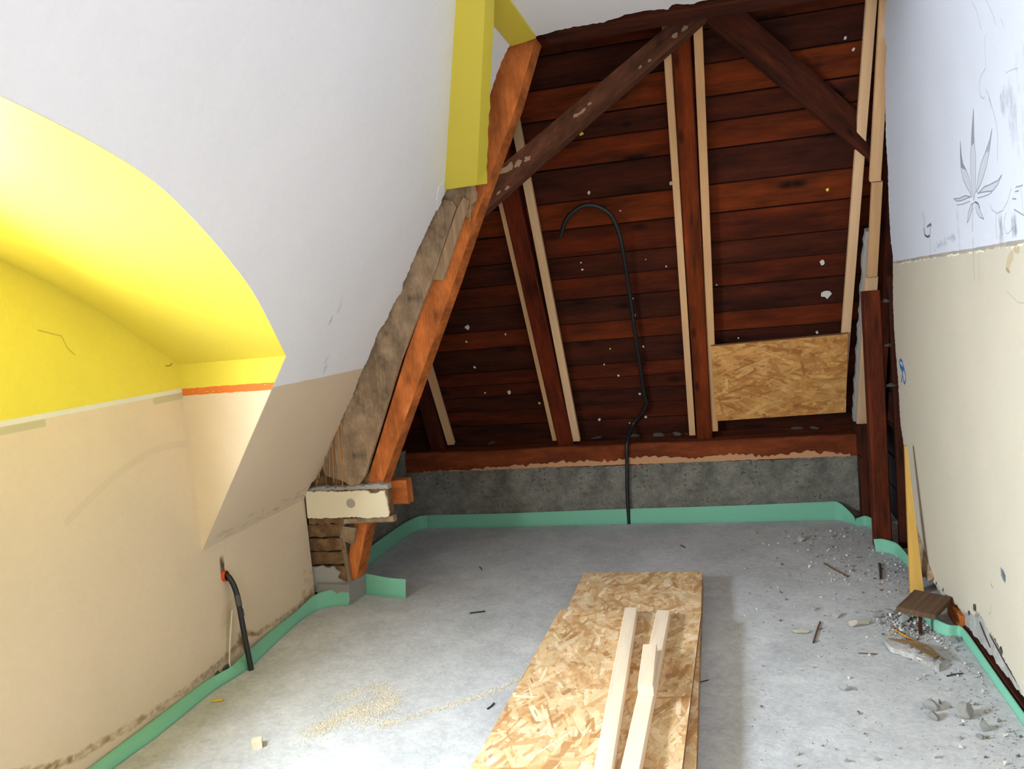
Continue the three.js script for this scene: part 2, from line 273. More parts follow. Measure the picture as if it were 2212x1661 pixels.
// yellow vault
{
  const pos = [], uv = [], idx = []; const n = ARCH.length, mcol = 8;
  const nrm = ARCH.map((p, i) => { const a = ARCH[Math.max(0, i - 1)], b = ARCH[Math.min(n - 1, i + 1)], L = Math.hypot(b[0] - a[0], b[1] - a[1]); return [-(b[1] - a[1]) / L, (b[0] - a[0]) / L]; });
  for (const s of [0, 1]) ARCH.forEach(([z0, y0], i) => { const z = z0 + (s ? nrm[i][0] * 0.06 : 0), y = y0 + (s ? nrm[i][1] * 0.06 : 0); for (let j = 0; j <= mcol; j++) { const x = lerp(XL - 0.02, slopeX(y0) - (s ? 0.06 : 0.0015), j / mcol); pos.push(x, y, z); uv.push(z, x); } });
  const W = mcol + 1, id = (s, i, j) => s * n * W + i * W + j, q = (a, b, c, d) => idx.push(a, b, c, a, c, d);
  for (let i = 0; i < n - 1; i++) for (let j = 0; j < mcol; j++) { q(id(0, i, j), id(0, i, j + 1), id(0, i + 1, j + 1), id(0, i + 1, j)); q(id(1, i, j), id(1, i + 1, j), id(1, i + 1, j + 1), id(1, i, j + 1)); }
  const g = new THREE.BufferGeometry(); g.setAttribute('position', new THREE.Float32BufferAttribute(pos, 3)); g.setAttribute('uv', new THREE.Float32BufferAttribute(uv, 2)); g.setIndex(idx); g.computeVertexNormals();
  mesh('ceiling_dormer_vault', g, M.yellow, scene, STRUCT);
}

// plastered slope with its torn edge
const slopeTex = canvasTex(2048, 800, (c, w, h) => {
  const pz = (z) => (z + 4.1) / 5.8 * w, py = (y) => (2.8 - y) / 2.25 * h;
  c.fillStyle = WHITE; c.fillRect(0, 0, w, h); c.fillStyle = BEIGE; c.beginPath(); c.moveTo(0, h); c.lineTo(0, py(1.262)); for (let i = 0; i <= 100; i++) c.lineTo(i / 100 * w, py(1.266) + rr(-1, 1)); c.lineTo(w, h); c.fill();
  for (const [z, y, a] of [[-3.325, 1.57, 0.1], [-3.29, 1.515, 0.14], [-3.3, 1.6, 0.05], [-3.45, 1.3, 0.16], [-3.42, 1.34, 0.08]]) for (let k = 0; k < 10; k++) { c.globalAlpha = a * 0.5; c.fillStyle = '#6d6a66'; c.beginPath(); c.ellipse(pz(z + rr(-0.012, 0.012)), py(y + rr(-0.02, 0.02)), rr(1, 3), rr(2, 7), 0.4, 0, 7); c.fill(); }
  c.globalAlpha = 0.12; c.fillStyle = '#77695a'; for (let k = 0; k < 40; k++) { c.beginPath(); c.ellipse(pz(rr(-3.9, -3.1)), py(0.6 + rr(0, 0.05)), rr(3, 14), rr(1, 3), 0, 0, 7); c.fill(); } c.globalAlpha = 1;
}, 0.025);
const slopeMat = std({ map: sized(slopeTex, 5.8, 2.25, -4.1, 0.55), bumpMap: pbump, bumpScale: 0.002, roughness: 0.85 });
const tear = [[-3.916, 0.6], [-3.925, 0.665], [-3.985, 0.702], [-3.975, 0.766], [-3.968, 0.853], [-3.954, 0.905], [-3.949, 0.978], [-3.94, 1.039], [-3.949, 1.11], [-3.937, 1.147], [-3.917, 1.23], [-3.924, 1.31], [-3.92, 1.38], [-3.892, 1.438], [-3.929, 1.482], [-3.932, 1.504], [-3.926, 1.583], [-3.968, 1.639], [-3.935, 1.683], [-3.931, 1.749], [-3.925, 1.825], [-3.929, 1.88], [-3.925, 1.944], [-3.93, 1.987], [-3.947, 2.069], [-3.94, 2.2], [-3.96, 2.35], [-3.978, 2.482], [-3.952, 2.518], [-3.919, 2.6], [-3.9, 2.674], [-3.904, 2.724], [-3.92, YC]];
const tearFine = ragged(tear, 0.012, 0.006);
const slopeOutline = [[-3.02, YK], ...ARCH, [ZD, YK], [1.62, YK], [1.62, YC], ...tearFine.slice().reverse(), [CUT, YK]];
const BS = V(KS, 1, 0), SO = V(XL - KS * YK, 0, 0), SN = V(-1, KS, 0).normalize();   // outward
mesh('ceiling_slope', slab(slopeOutline, 0.018, SO, Z, BS, SN), slopeMat, scene, STRUCT);
// rough undercoat showing past the torn finish
const coatOut = [[CUT + 0.1, YK], [CUT + 0.1, YC], ...ragged(tear.map(([z, y]) => [z - 0.008 + rr(-0.006, 0.004), y]), 0.016, 0.007).reverse()];
mesh('trim_1', slab(coatOut, 0.02, SO.clone().addScaledVector(SN, 0.018), Z, BS, SN), M.plasterEdge, scene, STRUCT);
// boarding behind the plaster, closes the slope to the outside
mesh('ceiling_slope_backing', slab([[CUT + 0.06, YK], [-3.1, YK], [-3.1, 1.45], [-2.2, 1.9], [-1.1, 2.1], [0, 1.9], [0.9, 1.45], [0.9, YK], [1.75, YK], [1.75, 3.3], [CUT + 0.06, 3.3]], 0.05, SO.clone().addScaledVector(SN, 0.04), Z, BS, SN), M.felt, scene, STRUCT);

// flat ceiling with its broken far edge
const ceilEdge = [[-0.864, -3.92], [-0.744, -3.889], [-0.686, -3.871], [-0.594, -3.846], [-0.508, -3.845], [-0.403, -3.849], [-0.314, -3.8], [-0.212, -3.793], [-0.12, -3.829], [-0.107, -3.776], [-0.072, -3.788], [-0.014, -3.813], [0.01, -3.79], [0.2, -3.81], [0.45, -3.8], [0.7, -3.82], [0.95, -3.81]].map(([x, z]) => [x, -z]);
mesh('ceiling', slab([[-0.88, -1.65], [0.95, -1.65], ...ragged(ceilEdge, 0.015, 0.006).reverse()], 0.016, V(0, YC, 0), X, V(0, 0, -1), Y), M.white, scene, STRUCT);
mesh('trim_2', slab([[-0.88, -1.65], [0.95, -1.65], ...ragged(ceilEdge.map(([x, z]) => [x, z + 0.008]), 0.02, 0.008).reverse()], 0.05, V(0, YC + 0.016, 0), X, V(0, 0, -1), Y), M.plasterEdge, scene, STRUCT);
mesh('ceiling_backing', box(-1.3, 1.3, YC + 0.24, YC + 0.3, -4.25, 1.8), M.felt, scene, STRUCT);

// yellow purlin flush with the ceiling, and the boxed brace running up to it
mesh('ceiling_purlin', slab([[-0.868, -1.65], [-0.72, -1.65], [-0.735, 3.87], [-0.80, 3.9], [-0.868, 3.925]], 0.03, V(0, YC - 0.012, 0), X, V(0, 0, -1), Y), M.yellow, scene, STRUCT);
{
  const L1 = V(-0.863, 2.752, -3.075), L0 = V(-1.262, 2.112, -3.916), n = V(1, -KS, 0).normalize();
  const M1 = V(-0.735, 2.735, -3.02), M0 = V(-1.067, 2.094, -3.814);
  const R1 = V(-0.74, 2.73, -3.16), R0 = V(-1.035, 2.13, -3.88);
  const E1 = R1.clone().addScaledVector(n, -0.13), E0 = R0.clone().addScaledVector(n, -0.18);
  const steps = 26, pos = [], uv = [], idx = [];
  const edge = (a, b, t) => a.clone().lerp(b, t);
  const rows = []; for (let i = 0; i <= steps; i++) { const t = i / steps, j = i === 0 ? rr(-0.01, 0.01) : 0; rows.push([edge(L0, L1, t), edge(M0, M1, t).add(V(0, j, 0)), edge(R0, R1, t).add(V(rr(-0.004, 0.004), i === 0 ? -0.02 : 0, 0)), edge(E0, E1, t)]); }
  const faces = [[0, 1], [1, 2], [2, 3], [3, 0]];
  for (const [a, b] of faces) { const o = pos.length / 3; rows.forEach((r, i) => { pos.push(...r[a].toArray(), ...r[b].toArray()); uv.push(0, i * 0.04, r[a].distanceTo(r[b]), i * 0.04); }); for (let i = 0; i < steps; i++) { const k = o + i * 2; idx.push(k, k + 1, k + 3, k, k + 3, k + 2); } }
  const o = pos.length / 3; rows[0].forEach((p) => { pos.push(...p.toArray()); uv.push(0, 0); }); idx.push(o, o + 2, o + 1, o, o + 3, o + 2);
  const g = new THREE.BufferGeometry(); g.setAttribute('position', new THREE.Float32BufferAttribute(pos, 3)); g.setAttribute('uv', new THREE.Float32BufferAttribute(uv, 2)); g.setIndex(idx); g.computeVertexNormals();
  const br = group('boxed_brace', thing('yellow painted plaster brace rising along the white slope to the ceiling', 'brace'));
  mesh('casing', g, M.yellow, br);
  // bare plaster scab where the casing is broken off
  mesh('bare_patch', slab(ragged([[-3.94, 2.02], [-3.84, 2.09], [-3.82, 2.12], [-3.86, 2.135], [-3.915, 2.115], [-3.925, 2.07], [-3.945, 2.06]], 0.012, 0.004), 0.004, SO.clone().addScaledVector(SN, -0.004), Z, BS, SN), M.white, br);
}

// ---------------------------------------------------------------- the room: right side
const G = {
leafMid:[[-3.157,2.038],[-3.194,1.973],[-3.216,1.922],[-3.237,1.88],[-3.247,1.835],[-3.245,1.77],[-3.235,1.737],[-3.212,1.766],[-3.189,1.827],[-3.174,1.881],[-3.178,1.927],[-3.172,1.968],[-3.157,2.038]],
leafL:[[-3.336,1.962],[-3.35,1.912],[-3.355,1.868],[-3.341,1.824],[-3.304,1.792],[-3.279,1.774],[-3.255,1.751],[-3.259,1.79],[-3.27,1.823],[-3.293,1.85],[-3.326,1.878],[-3.336,1.913],[-3.336,1.962]],
leafR:[[-2.988,1.939],[-3.018,1.91],[-3.074,1.876],[-3.125,1.849],[-3.161,1.817],[-3.205,1.76],[-3.153,1.779],[-3.105,1.807],[-3.072,1.832],[-3.031,1.875],[-3.011,1.904],[-2.988,1.939]],
leafR2:[[-2.931,1.785],[-2.97,1.773],[-3.041,1.77],[-3.11,1.769],[-3.187,1.755],[-3.15,1.755],[-3.08,1.75],[-3.029,1.746],[-2.977,1.76],[-2.931,1.785]],
leafR3:[[-3.191,1.741],[-3.136,1.739],[-3.074,1.739],[-3.039,1.743]],
leafL2:[[-3.477,1.769],[-3.407,1.763],[-3.332,1.765],[-3.265,1.753],[-3.325,1.753],[-3.378,1.752],[-3.442,1.756],[-3.477,1.769]],
leafL3:[[-3.446,1.742],[-3.371,1.738],[-3.279,1.739]],
leafD1:[[-3.222,1.73],[-3.272,1.726],[-3.309,1.703],[-3.334,1.666],[-3.299,1.684],[-3.262,1.708],[-3.248,1.724]],
leafD2:[[-3.222,1.73],[-3.187,1.719],[-3.178,1.7],[-3.16,1.681],[-3.142,1.664],[-3.185,1.674],[-3.213,1.694],[-3.222,1.712]],
stem:[[-3.251,1.712],[-3.267,1.679],[-3.283,1.632],[-3.274,1.654],[-3.281,1.61],[-3.283,1.584],[-3.282,1.546],[-3.284,1.507],[-3.281,1.464]],
arch:[[-3.005,2.132],[-3.047,2.124],[-3.071,2.107],[-3.081,2.083],[-3.076,2.063],[-3.053,2.047],[-3.036,2.05]],
arch2:[[-3.015,2.067],[-2.995,2.047],[-2.982,2.02],[-2.976,2.006],[-2.998,2.039],[-2.968,1.996],[-2.946,1.952],[-2.941,1.907],[-2.961,1.832]],
line1:[[-3.084,2.366],[-3.046,2.327],[-3.03,2.289],[-3.015,2.257]],
line2:[[-2.946,2.326],[-2.915,2.287],[-2.888,2.249],[-2.882,2.228]],
line3:[[-2.976,2.231],[-2.995,2.209],[-2.997,2.174],[-3.001,2.135]],
line4:[[-2.834,2.234],[-2.812,2.203]],
line5:[[-2.826,2.073],[-2.777,2.07],[-2.731,2.062]],
ell1:[[-2.919,1.665],[-2.939,1.645],[-2.948,1.621],[-2.936,1.603],[-2.918,1.599],[-2.889,1.608],[-2.862,1.62]],
ell2:[[-3.012,1.673],[-3.026,1.631],[-3.024,1.591]],
ell3:[[-2.964,1.658],[-2.979,1.623],[-2.979,1.589]],
box1:[[-2.82,1.731],[-2.809,1.733],[-2.781,1.731],[-2.763,1.732]],
box2:[[-2.826,1.72],[-2.797,1.72]],
box3:[[-2.855,1.702],[-2.823,1.698]],
box4:[[-2.781,1.731],[-2.774,1.698],[-2.775,1.646]],
box5:[[-2.845,1.668],[-2.772,1.644]],
arc6:[[-3.065,1.705],[-3.053,1.688],[-3.006,1.671],[-2.949,1.675],[-2.897,1.699],[-2.859,1.733]],
sp1:[[-3.967,1.761],[-3.945,1.721],[-3.968,1.691],[-3.96,1.664],[-3.917,1.653],[-3.881,1.656],[-3.86,1.683],[-3.858,1.705]],
sp2:[[-3.858,1.705],[-3.879,1.639],[-3.896,1.58]],
sp3:[[-3.907,1.696],[-3.848,1.703],[-3.839,1.695]],
sm1:[[-3.828,1.596],[-3.758,1.612],[-3.655,1.614],[-3.554,1.624],[-3.507,1.629]],
pz:[[-2.931,1.493],[-2.911,1.518],[-2.891,1.529]],
b1:[[-4.592,1.066],[-4.619,1.049],[-4.604,1.03],[-4.57,1.012],[-4.55,0.999],[-4.563,0.983],[-4.575,0.966],[-4.592,0.952]],
b2:[[-4.592,1.066],[-4.547,1.06],[-4.537,1.044],[-4.513,1.026],[-4.498,1.011],[-4.488,0.995],[-4.483,0.976],[-4.5,0.956],[-4.519,0.949],[-4.54,0.96],[-4.545,0.979]],
mk1:[[-3.105,0.457],[-3.1,0.431],[-3.072,0.423],[-3.051,0.421],[-3.046,0.443],[-3.069,0.459]],
mk2:[[-3.214,0.356],[-3.199,0.348]],
mk3:[[-3.222,0.274],[-3.234,0.238],[-3.251,0.23]],
};
const rightTex = canvasTex(1536, 1792, (c, w, h) => {
  const pz = (z) => (z + 4.8) / 2.4 * w, py = (y) => (2.8 - y) / 2.8 * h;
  c.fillStyle = '#d6d7de'; c.fillRect(0, 0, w, h); c.fillStyle = '#cbc0aa'; c.fillRect(0, py(1.572), w, h);
  // rough grey band between the two coats of paint
  for (let x = 0; x < w; x += 2) { const b = 8 + at(nMid, x, 7) * 12; c.fillStyle = ['#a89c8c', '#b3a292', '#a09a8e'][Math.floor(x / 70) % 3]; c.fillRect(x, py(1.574) + at(nMid, x * 0.7, 30) * 5, 2, b); if (at(nMid, x * 0.5, 90) > 0.02) { c.fillStyle = '#efe6cf'; c.fillRect(x, py(1.574) + b, 2, 4); } }
  c.lineCap = 'round'; c.lineJoin = 'round';
  const stroke = (p, lw, a, col = '#3c4148') => { c.globalAlpha = a; c.strokeStyle = col; c.lineWidth = lw; c.beginPath(); p.forEach(([z, y], i) => i ? c.lineTo(pz(z), py(y)) : c.moveTo(pz(z), py(y))); c.stroke(); };
  const fill = (p, a, col = '#5b6068') => { c.globalAlpha = a; c.fillStyle = col; c.beginPath(); p.forEach(([z, y], i) => i ? c.lineTo(pz(z), py(y)) : c.moveTo(pz(z), py(y))); c.closePath(); c.fill(); };
  const smear = (z, y, rz, ry, n, a) => { for (let k = 0; k < n; k++) { c.globalAlpha = a * rnd(); c.fillStyle = '#5c646c'; c.beginPath(); c.ellipse(pz(z + rr(-rz, rz)), py(y + rr(-ry, ry)), rr(2, 9), rr(4, 22), 0.1, 0, 7); c.fill(); } };
  smear(-2.84, 2.0, 0.05, 0.03, 60, 0.08); smear(-2.8, 1.92, 0.03, 0.05, 50, 0.08); smear(-2.86, 1.62, 0.02, 0.025, 40, 0.12); smear(-2.7, 1.95, 0.08, 0.16, 60, 0.05); smear(-2.98, 1.62, 0.015, 0.04, 30, 0.1); smear(-3.45, 1.64, 0.012, 0.07, 30, 0.05);
  for (let k = 0; k < 90; k++) { const t = rnd(), q = Math.min(3, Math.floor(t * 4)), u = t * 4 - q, z = lerp(G.sm1[q][0], G.sm1[q + 1][0], u), y = lerp(G.sm1[q][1], G.sm1[q + 1][1], u); c.globalAlpha = 0.12 * rnd(); c.fillStyle = '#4a5058'; c.beginPath(); c.ellipse(pz(z + rr(-0.02, 0.02)), py(y + rr(-0.012, 0.012)), rr(3, 11), rr(2, 5), -0.4, 0, 7); c.fill(); }
  for (const k of ['leafMid', 'leafL', 'leafR', 'leafR2', 'leafL2', 'leafD1', 'leafD2']) { fill(G[k], 0.13); stroke(G[k], 2, 0.6); }
  fill([G.leafMid[0], G.leafMid[1], G.leafMid[2], G.leafMid[10], G.leafMid[11]], 0.5); fill([G.leafL[0], G.leafL[1], G.leafL[2], G.leafL[9], G.leafL[10], G.leafL[11]], 0.5, '#4d5068'); fill([G.leafR[0], G.leafR[1], G.leafR[2], G.leafR[9], G.leafR[10]], 0.3);
  for (const k of ['leafR3', 'leafL3']) stroke(G[k], 2, 0.55);
  stroke(G.stem.slice(0, 4), 2.2, 0.5); stroke(G.stem.slice(4), 6, 0.16); stroke([[-3.22, 1.73], [-3.19, 1.722], [-3.178, 1.705]], 4, 0.7);
  for (const k of ['arch', 'arch2', 'ell1', 'ell2', 'ell3', 'arc6']) stroke(G[k], 2.4, 0.28); for (const k of ['line1', 'line2', 'line3', 'line4', 'line5', 'box4']) stroke(G[k], 2, 0.22); for (const k of ['box1', 'box2', 'box3', 'box5']) stroke(G[k], 2.4, 0.55);
  stroke(G.sp1.slice(0, 4), 8, 0.18); stroke(G.sp1.slice(2, 6), 6, 0.75, '#2a2d3c'); stroke(G.sp1.slice(5), 7, 0.28); stroke(G.sp2, 2, 0.4); stroke(G.sp3, 6, 0.7, '#33333c');
  stroke(G.pz, 22, 0.3, '#a08048'); stroke([[-2.86, 1.55], [-2.83, 1.545]], 16, 0.3, '#8f6a30'); stroke([[-2.94, 1.49], [-2.915, 1.478]], 6, 0.5, '#8a6434');
  stroke(G.b1, 9, 0.95, '#1668b4'); stroke(G.b2, 9, 0.95, '#1668b4'); stroke([[-4.6, 1.03], [-4.53, 1.02]], 14, 0.9, '#1260b0');
  fill(G.mk1, 0.35, '#42485c'); for (let k = 0; k < 26; k++) stroke([[-3.09 + rr(-0.015, 0.03), 0.44 + rr(-0.02, 0.02)], [-3.075 + rr(-0.01, 0.03), 0.43 + rr(-0.015, 0.015)]], 2, 0.5, '#343c58'); stroke(G.mk2, 4, 0.5); stroke(G.mk3, 1.6, 0.5);
  stroke([[-2.95, 1.42], [-2.85, 1.385], [-2.75, 1.38]], 1.6, 0.25); stroke([[-3.22, 1.55], [-3.225, 1.45]], 2, 0.2); c.globalAlpha = 1;
}, 0.025);
const rightMat = std({ map: sized(rightTex, 2.4, 2.8, -4.8, 0), bumpMap: pbump, bumpScale: 0.002, roughness: 0.8 });
const rTearUp = [[-4.66, 1.6], [-4.68, 1.682], [-4.65, 1.851], [-4.6, 2.016], [-4.57, 2.208], [-4.5, 2.372], [-4.46, 2.488], [-4.38, 2.577], [-4.42, 2.66], [-4.36, 2.72], [-4.33, YC + 0.02]];
const rTearLo = [[-2.4, 0.075], [-2.906, 0.081], [-3.022, 0.115], [-3.115, 0.123], [-3.162, 0.154], [-3.213, 0.159], [-3.291, 0.17], [-3.345, 0.185], [-3.403, 0.181], [-3.44, 0.15], [-3.532, 0.121], [-3.632, 0.101], [-3.752, 0.086], [-3.886, 0.078], [-4.007, 0.067], [-4.118, 0.056], [-4.179, 0.063], [-4.263, 0.104], [-4.35, 0.147], [-4.432, 0.243], [-4.509, 0.27], [-4.54, 0.385], [-4.566, 0.526], [-4.603, 0.617], [-4.66, 0.719], [-4.665, 0.805], [-4.669, 0.953], [-4.696, 1.098], [-4.715, 1.245], [-4.705, 1.392], [-4.665, 1.573], [-4.66, 1.6]];
// z runs towards the viewer; extruded away from the room (+x): A must be -z so that the basis stays right-handed
const AR = V(0, 0, -1), neg = (p) => p.map(([z, y]) => [-z, y]);
const rightMap = sized(rightTex, -2.4, 2.8); rightMap.repeat.set(-1 / 2.4, 1 / 2.8); rightMap.offset.set(2, 0);
const rightMat2 = std({ map: rightMap, bumpMap: pbump, bumpScale: 0.002, roughness: 0.8 });
const topDir = V(-0.042, 1, 0);
const flipU = (g) => g;
mesh('wall_right', flipU(slab(neg([[-2.4, 1.6], ...ragged(rTearLo, 0.012, 0.005)]), 0.014, V(XR, 0, 0), AR, Y, X)), rightMat2, scene, STRUCT);
mesh('wall_right_upper', slab(neg([[-2.4, YC + 0.02], [-2.4, 1.6], ...ragged(rTearUp, 0.012, 0.005)]), 0.014, V(XR + 0.042 * 1.6, 0, 0), AR, topDir, X), rightMat2, scene, STRUCT);
mesh('wall_right_near', box(XR, XR + 0.1, 0, 1.572, -2.4, 1.75, 0.001), M.beige, scene, STRUCT);
mesh('wall_right_near_upper', box(XR, XR + 0.1, 1.572, YC + 0.05, -2.4, 1.75, 0.001), M.white, scene, STRUCT);
// undercoat and core of the right wall, showing below the torn finish
const lathLo = [[-2.3, 0.052], [-2.908, 0.056], [-3.1, 0.05], [-3.36, 0.048], [-3.64, 0.034], [-3.816, 0.036], [-4.0, 0.03], [-4.14, 0.03], [-4.24, 0.06], [-4.34, 0.11], [-4.46, 0.19], [-4.53, 0.25], [-4.57, 0.4], [-4.6, 0.55], [-4.66, 0.7], [-4.675, 1.0], [-4.7, 1.25], [-4.69, 1.5], [-4.66, 1.6]];
mesh('wall_right_undercoat', slab(neg([[-2.3, 1.6], ...ragged(lathLo, 0.02, 0.006)]), 0.02, V(XR + 0.015, 0, 0), AR, Y, X), M.undercoat, scene, STRUCT);
mesh('wall_right_undercoat_upper', slab(neg([[-2.3, YC + 0.02], [-2.3, 1.6], ...ragged(rTearUp.map(([z, y]) => [z - 0.006, y]), 0.02, 0.006)]), 0.02, V(XR + 0.015 + 0.042 * 1.6, 0, 0), AR, topDir, X), M.undercoat, scene, STRUCT);
mesh('wall_right_core', box(XR + 0.07, XR + 0.12, 0.0, 3.05, -4.5, 1.75), M.felt, scene, STRUCT);

// wall behind the viewer with its window opening
mesh('wall_front', slab([[-2.4, 0], [1.05, 0], [1.05, 3.0], [-2.4, 3.0]], 0.12, V(0, 0, WIN2.z), X, Y, Z, [[[WIN2.x0, WIN2.y0], [WIN2.x1, WIN2.y0], [WIN2.x1, WIN2.y1], [WIN2.x0, WIN2.y1]]]), M.white, scene, STRUCT);
// windows: frame, sash bars, panes
const glass = new THREE.MeshPhysicalMaterial({ color: 0xffffff, transmission: 1, thickness: 0, roughness: 0.02, ior: 1.5 });
M.frame = std({ color: '#efeeea', roughness: 0.45 });
function makeWindow(n, P, U, W, out) {   // P lower corner, U along the width, W width vector length, height; out = outward normal
  const wd = W[0], ht = W[1], w = group('window_' + n, STRUCT), c = (u, v, d) => P.clone().addScaledVector(U, u).addScaledVector(Y, v).addScaledVector(out, d);
  const bars = [[[0, 0.03], [wd, 0.03]], [[0, ht - 0.03], [wd, ht - 0.03]], [[0.03, 0], [0.03, ht]], [[wd - 0.03, 0], [wd - 0.03, ht]], [[wd / 2, 0], [wd / 2, ht]]];
  bars.forEach(([a, b], i) => mesh(i === 4 ? 'mullion' : 'frame', bar(c(a[0], a[1], 0.1), c(b[0], b[1], 0.1), i === 4 ? 0.07 : 0.06, 0.06, out, 0.006), M.frame, w));
  for (const k of [0, 1]) { const g = new THREE.PlaneGeometry(wd / 2, ht); g.applyMatrix4(new THREE.Matrix4().makeBasis(U, Y, U.clone().cross(Y)).setPosition(c(wd / 4 + k * wd / 2, ht / 2, 0.1))); mesh('pane', g, glass, w); }
  mesh('sill', bar(c(-0.04, -0.018, 0.02), c(wd + 0.04, -0.018, 0.02), 0.16, 0.034, Y, 0.006), M.frame, w);
  mesh('handle', bar(c(wd / 2, ht / 2, 0.05), c(wd / 2, ht / 2 - 0.11, 0.05), 0.018, 0.018, out, 0.006), std({ color: '#b9bbbd', metalness: 0.8, roughness: 0.35 }), w);
}
makeWindow(1, V(XL - 0.12, WIN.y0, WIN.z0), Z, [WIN.z1 - WIN.z0, WIN.y1 - WIN.y0], V(-1, 0, 0));
makeWindow(2, V(WIN2.x0, WIN2.y0, WIN2.z), X, [WIN2.x1 - WIN2.x0, WIN2.y1 - WIN2.y0], Z);

// ---------------------------------------------------------------- the stripped far end: masonry, roof boards, rafters
// concrete knee walls, rough surface
function roughWall(name, p0, p1, y0, y1, amp, nrm) {
  const L = p0.distanceTo(p1), nx = Math.round(L / 0.022), ny = Math.round((y1 - y0) / 0.022), g = new THREE.PlaneGeometry(1, 1, nx, ny), P = g.attributes.position, U = g.attributes.uv;
  for (let i = 0; i < P.count; i++) { const u = P.getX(i) + 0.5, v = P.getY(i) + 0.5, a = at(nMid, u * L * 140, v * 60) * amp + at(nSoft, u * L * 60, v * 40) * amp * 1.5; const p = p0.clone().lerp(p1, u).addScaledVector(nrm, a); P.setXYZ(i, p.x, lerp(y0, y1, v), p.z); U.setXY(i, u * L, v * (y1 - y0)); }
  g.computeVertexNormals();
  const w = group(name, STRUCT); mesh('face', g, M.concrete, w);
  mesh('core', bar(p0.clone().setY((y0 + y1) / 2).addScaledVector(nrm, -0.09), p1.clone().setY((y0 + y1) / 2).addScaledVector(nrm, -0.09), 0.12, y1 - y0, Y, 0.002), M.concrete, w);
  return w;
}
const backWall = roughWall('wall_back', V(-2.24, 0, -5.43), V(0.86, 0, -5.43), 0, 0.4, 0.02, Z);
roughWall('wall_left_far', V(-2.23, 0, -4.02), V(-2.23, 0, -5.46), 0, 0.56, 0.015, X);
// lumps of mortar on the wall plate
for (const [x, y, z, r] of [[-0.86, 0.58, -5.6, 0.035], [-0.6, 0.575, -5.61, 0.04], [-0.45, 0.575, -5.6, 0.05], [-0.32, 0.57, -5.6, 0.045], [-0.28, 0.6, -5.63, 0.035], [0.45, 0.6, -5.62, 0.04], [0.56, 0.59, -5.6, 0.03], [-1.62, 0.575, -5.6, 0.035]]) { const o = mesh('mortar_lump', lump(r, 1.7, 0.45, 1, 2, 0.25), M.mortarDark, scene, thing('crumbled lump of grey mortar lying on the wall plate under the roof boards', 'mortar', 'mortar lumps on the wall plate')); o.position.set(x, 0.555, z); o.rotation.y = rnd() * 6; }

// back slope frame: x across, t up the slope, o inward from the rafter faces
const KB = 0.5, HB = Math.hypot(1, KB), BT = V(0, 1 / HB, KB / HB), BN = V(0, -KB / HB, 1 / HB), BO = V(0, 0.55, -5.5);
const bk = (x, t, o = 0) => V(x, 0, 0).add(BO).addScaledVector(BT, t).addScaledVector(BN, o);
const roof = group('ceiling_back', STRUCT);
const rows = [-0.16, -0.03, 0.11, 0.232, 0.354, 0.448, 0.554, 0.735, 0.866, 1.04, 1.187, 1.33, 1.51, 1.68, 1.88, 2.03, 2.16, 2.33, 2.5, 2.68, 2.85, 3.02];
const toneOf = [5, 3, 1, 3, 1, 2, 3, 0, 3, 2, 5, 2, 4, 3, 0, 5, 4, 3, 2, 1, 3];
for (let i = 0; i < rows.length - 1; i++) {
  const t0 = rows[i] + 0.003, t1 = rows[i + 1] - rr(0.002, 0.006), tilt = rr(-0.003, 0.003), oo = -0.112 + rr(-0.004, 0.004);
  mesh('roof_board', bar(bk(-2.5, (t0 + t1) / 2 + tilt, oo), bk(1.25, (t0 + t1) / 2 - tilt, oo), t1 - t0, 0.024, BN, 0.003), roofTones[toneOf[i]], roof);
}
mesh('underlay', bar(bk(-2.5, 1.4, -0.15), bk(1.25, 1.4, -0.15), 3.3, 0.02, BN, 0.002), M.felt, roof);
// flecks of paint and paper stuck to the roof boards: x, t, radius
for (const [x, t, r] of [[-0.673,2.065,0.0135],[-0.208,1.716,0.0135],[-0.679,1.72,0.012],[-0.512,1.589,0.006],[-0.786,1.242,0.009],[-0.281,1.209,0.006],[-0.397,1.267,0.0045],[-0.788,1.288,0.006],[-0.502,1.013,0.006],[-0.506,0.896,0.009],[-0.472,0.667,0.009],[-0.504,0.594,0.006],[-0.74,0.553,0.006],[-0.686,0.668,0.006],[-0.657,0.46,0.009],[-0.534,0.308,0.009],[-0.513,0.119,0.012],[-1.6,0.909,0.021],[-1.63,0.802,0.009],[-1.355,0.835,0.0075],[-1.619,0.602,0.012],[-1.588,0.392,0.0075],[-1.417,0.383,0.018],[-1.223,0.281,0.0105],[0.628,0.931,0.0329],[0.606,1.137,0.018],[0.626,1.572,0.0105],[0.577,0.675,0.0105],[0.115,0.677,0.0075],[0.005,1.056,0.006],[0.741,2.291,0.0105],[0.702,2.352,0.009],[-0.828,0.116,0.0105],[-0.627,0.076,0.006]]) { const pts = []; for (let a = 0; a < 9; a++) { const q = a / 9 * Math.PI * 2, k = rr(0.5, 1.05) * r; pts.push([x + Math.cos(q) * k, t + Math.sin(q) * k * 1.1]); } mesh('paint_fleck', slab(pts, 0.003, bk(0, 0, -0.099), X, BT, BN), rnd() < 0.12 ? M.yellow : M.fleck, roof); }
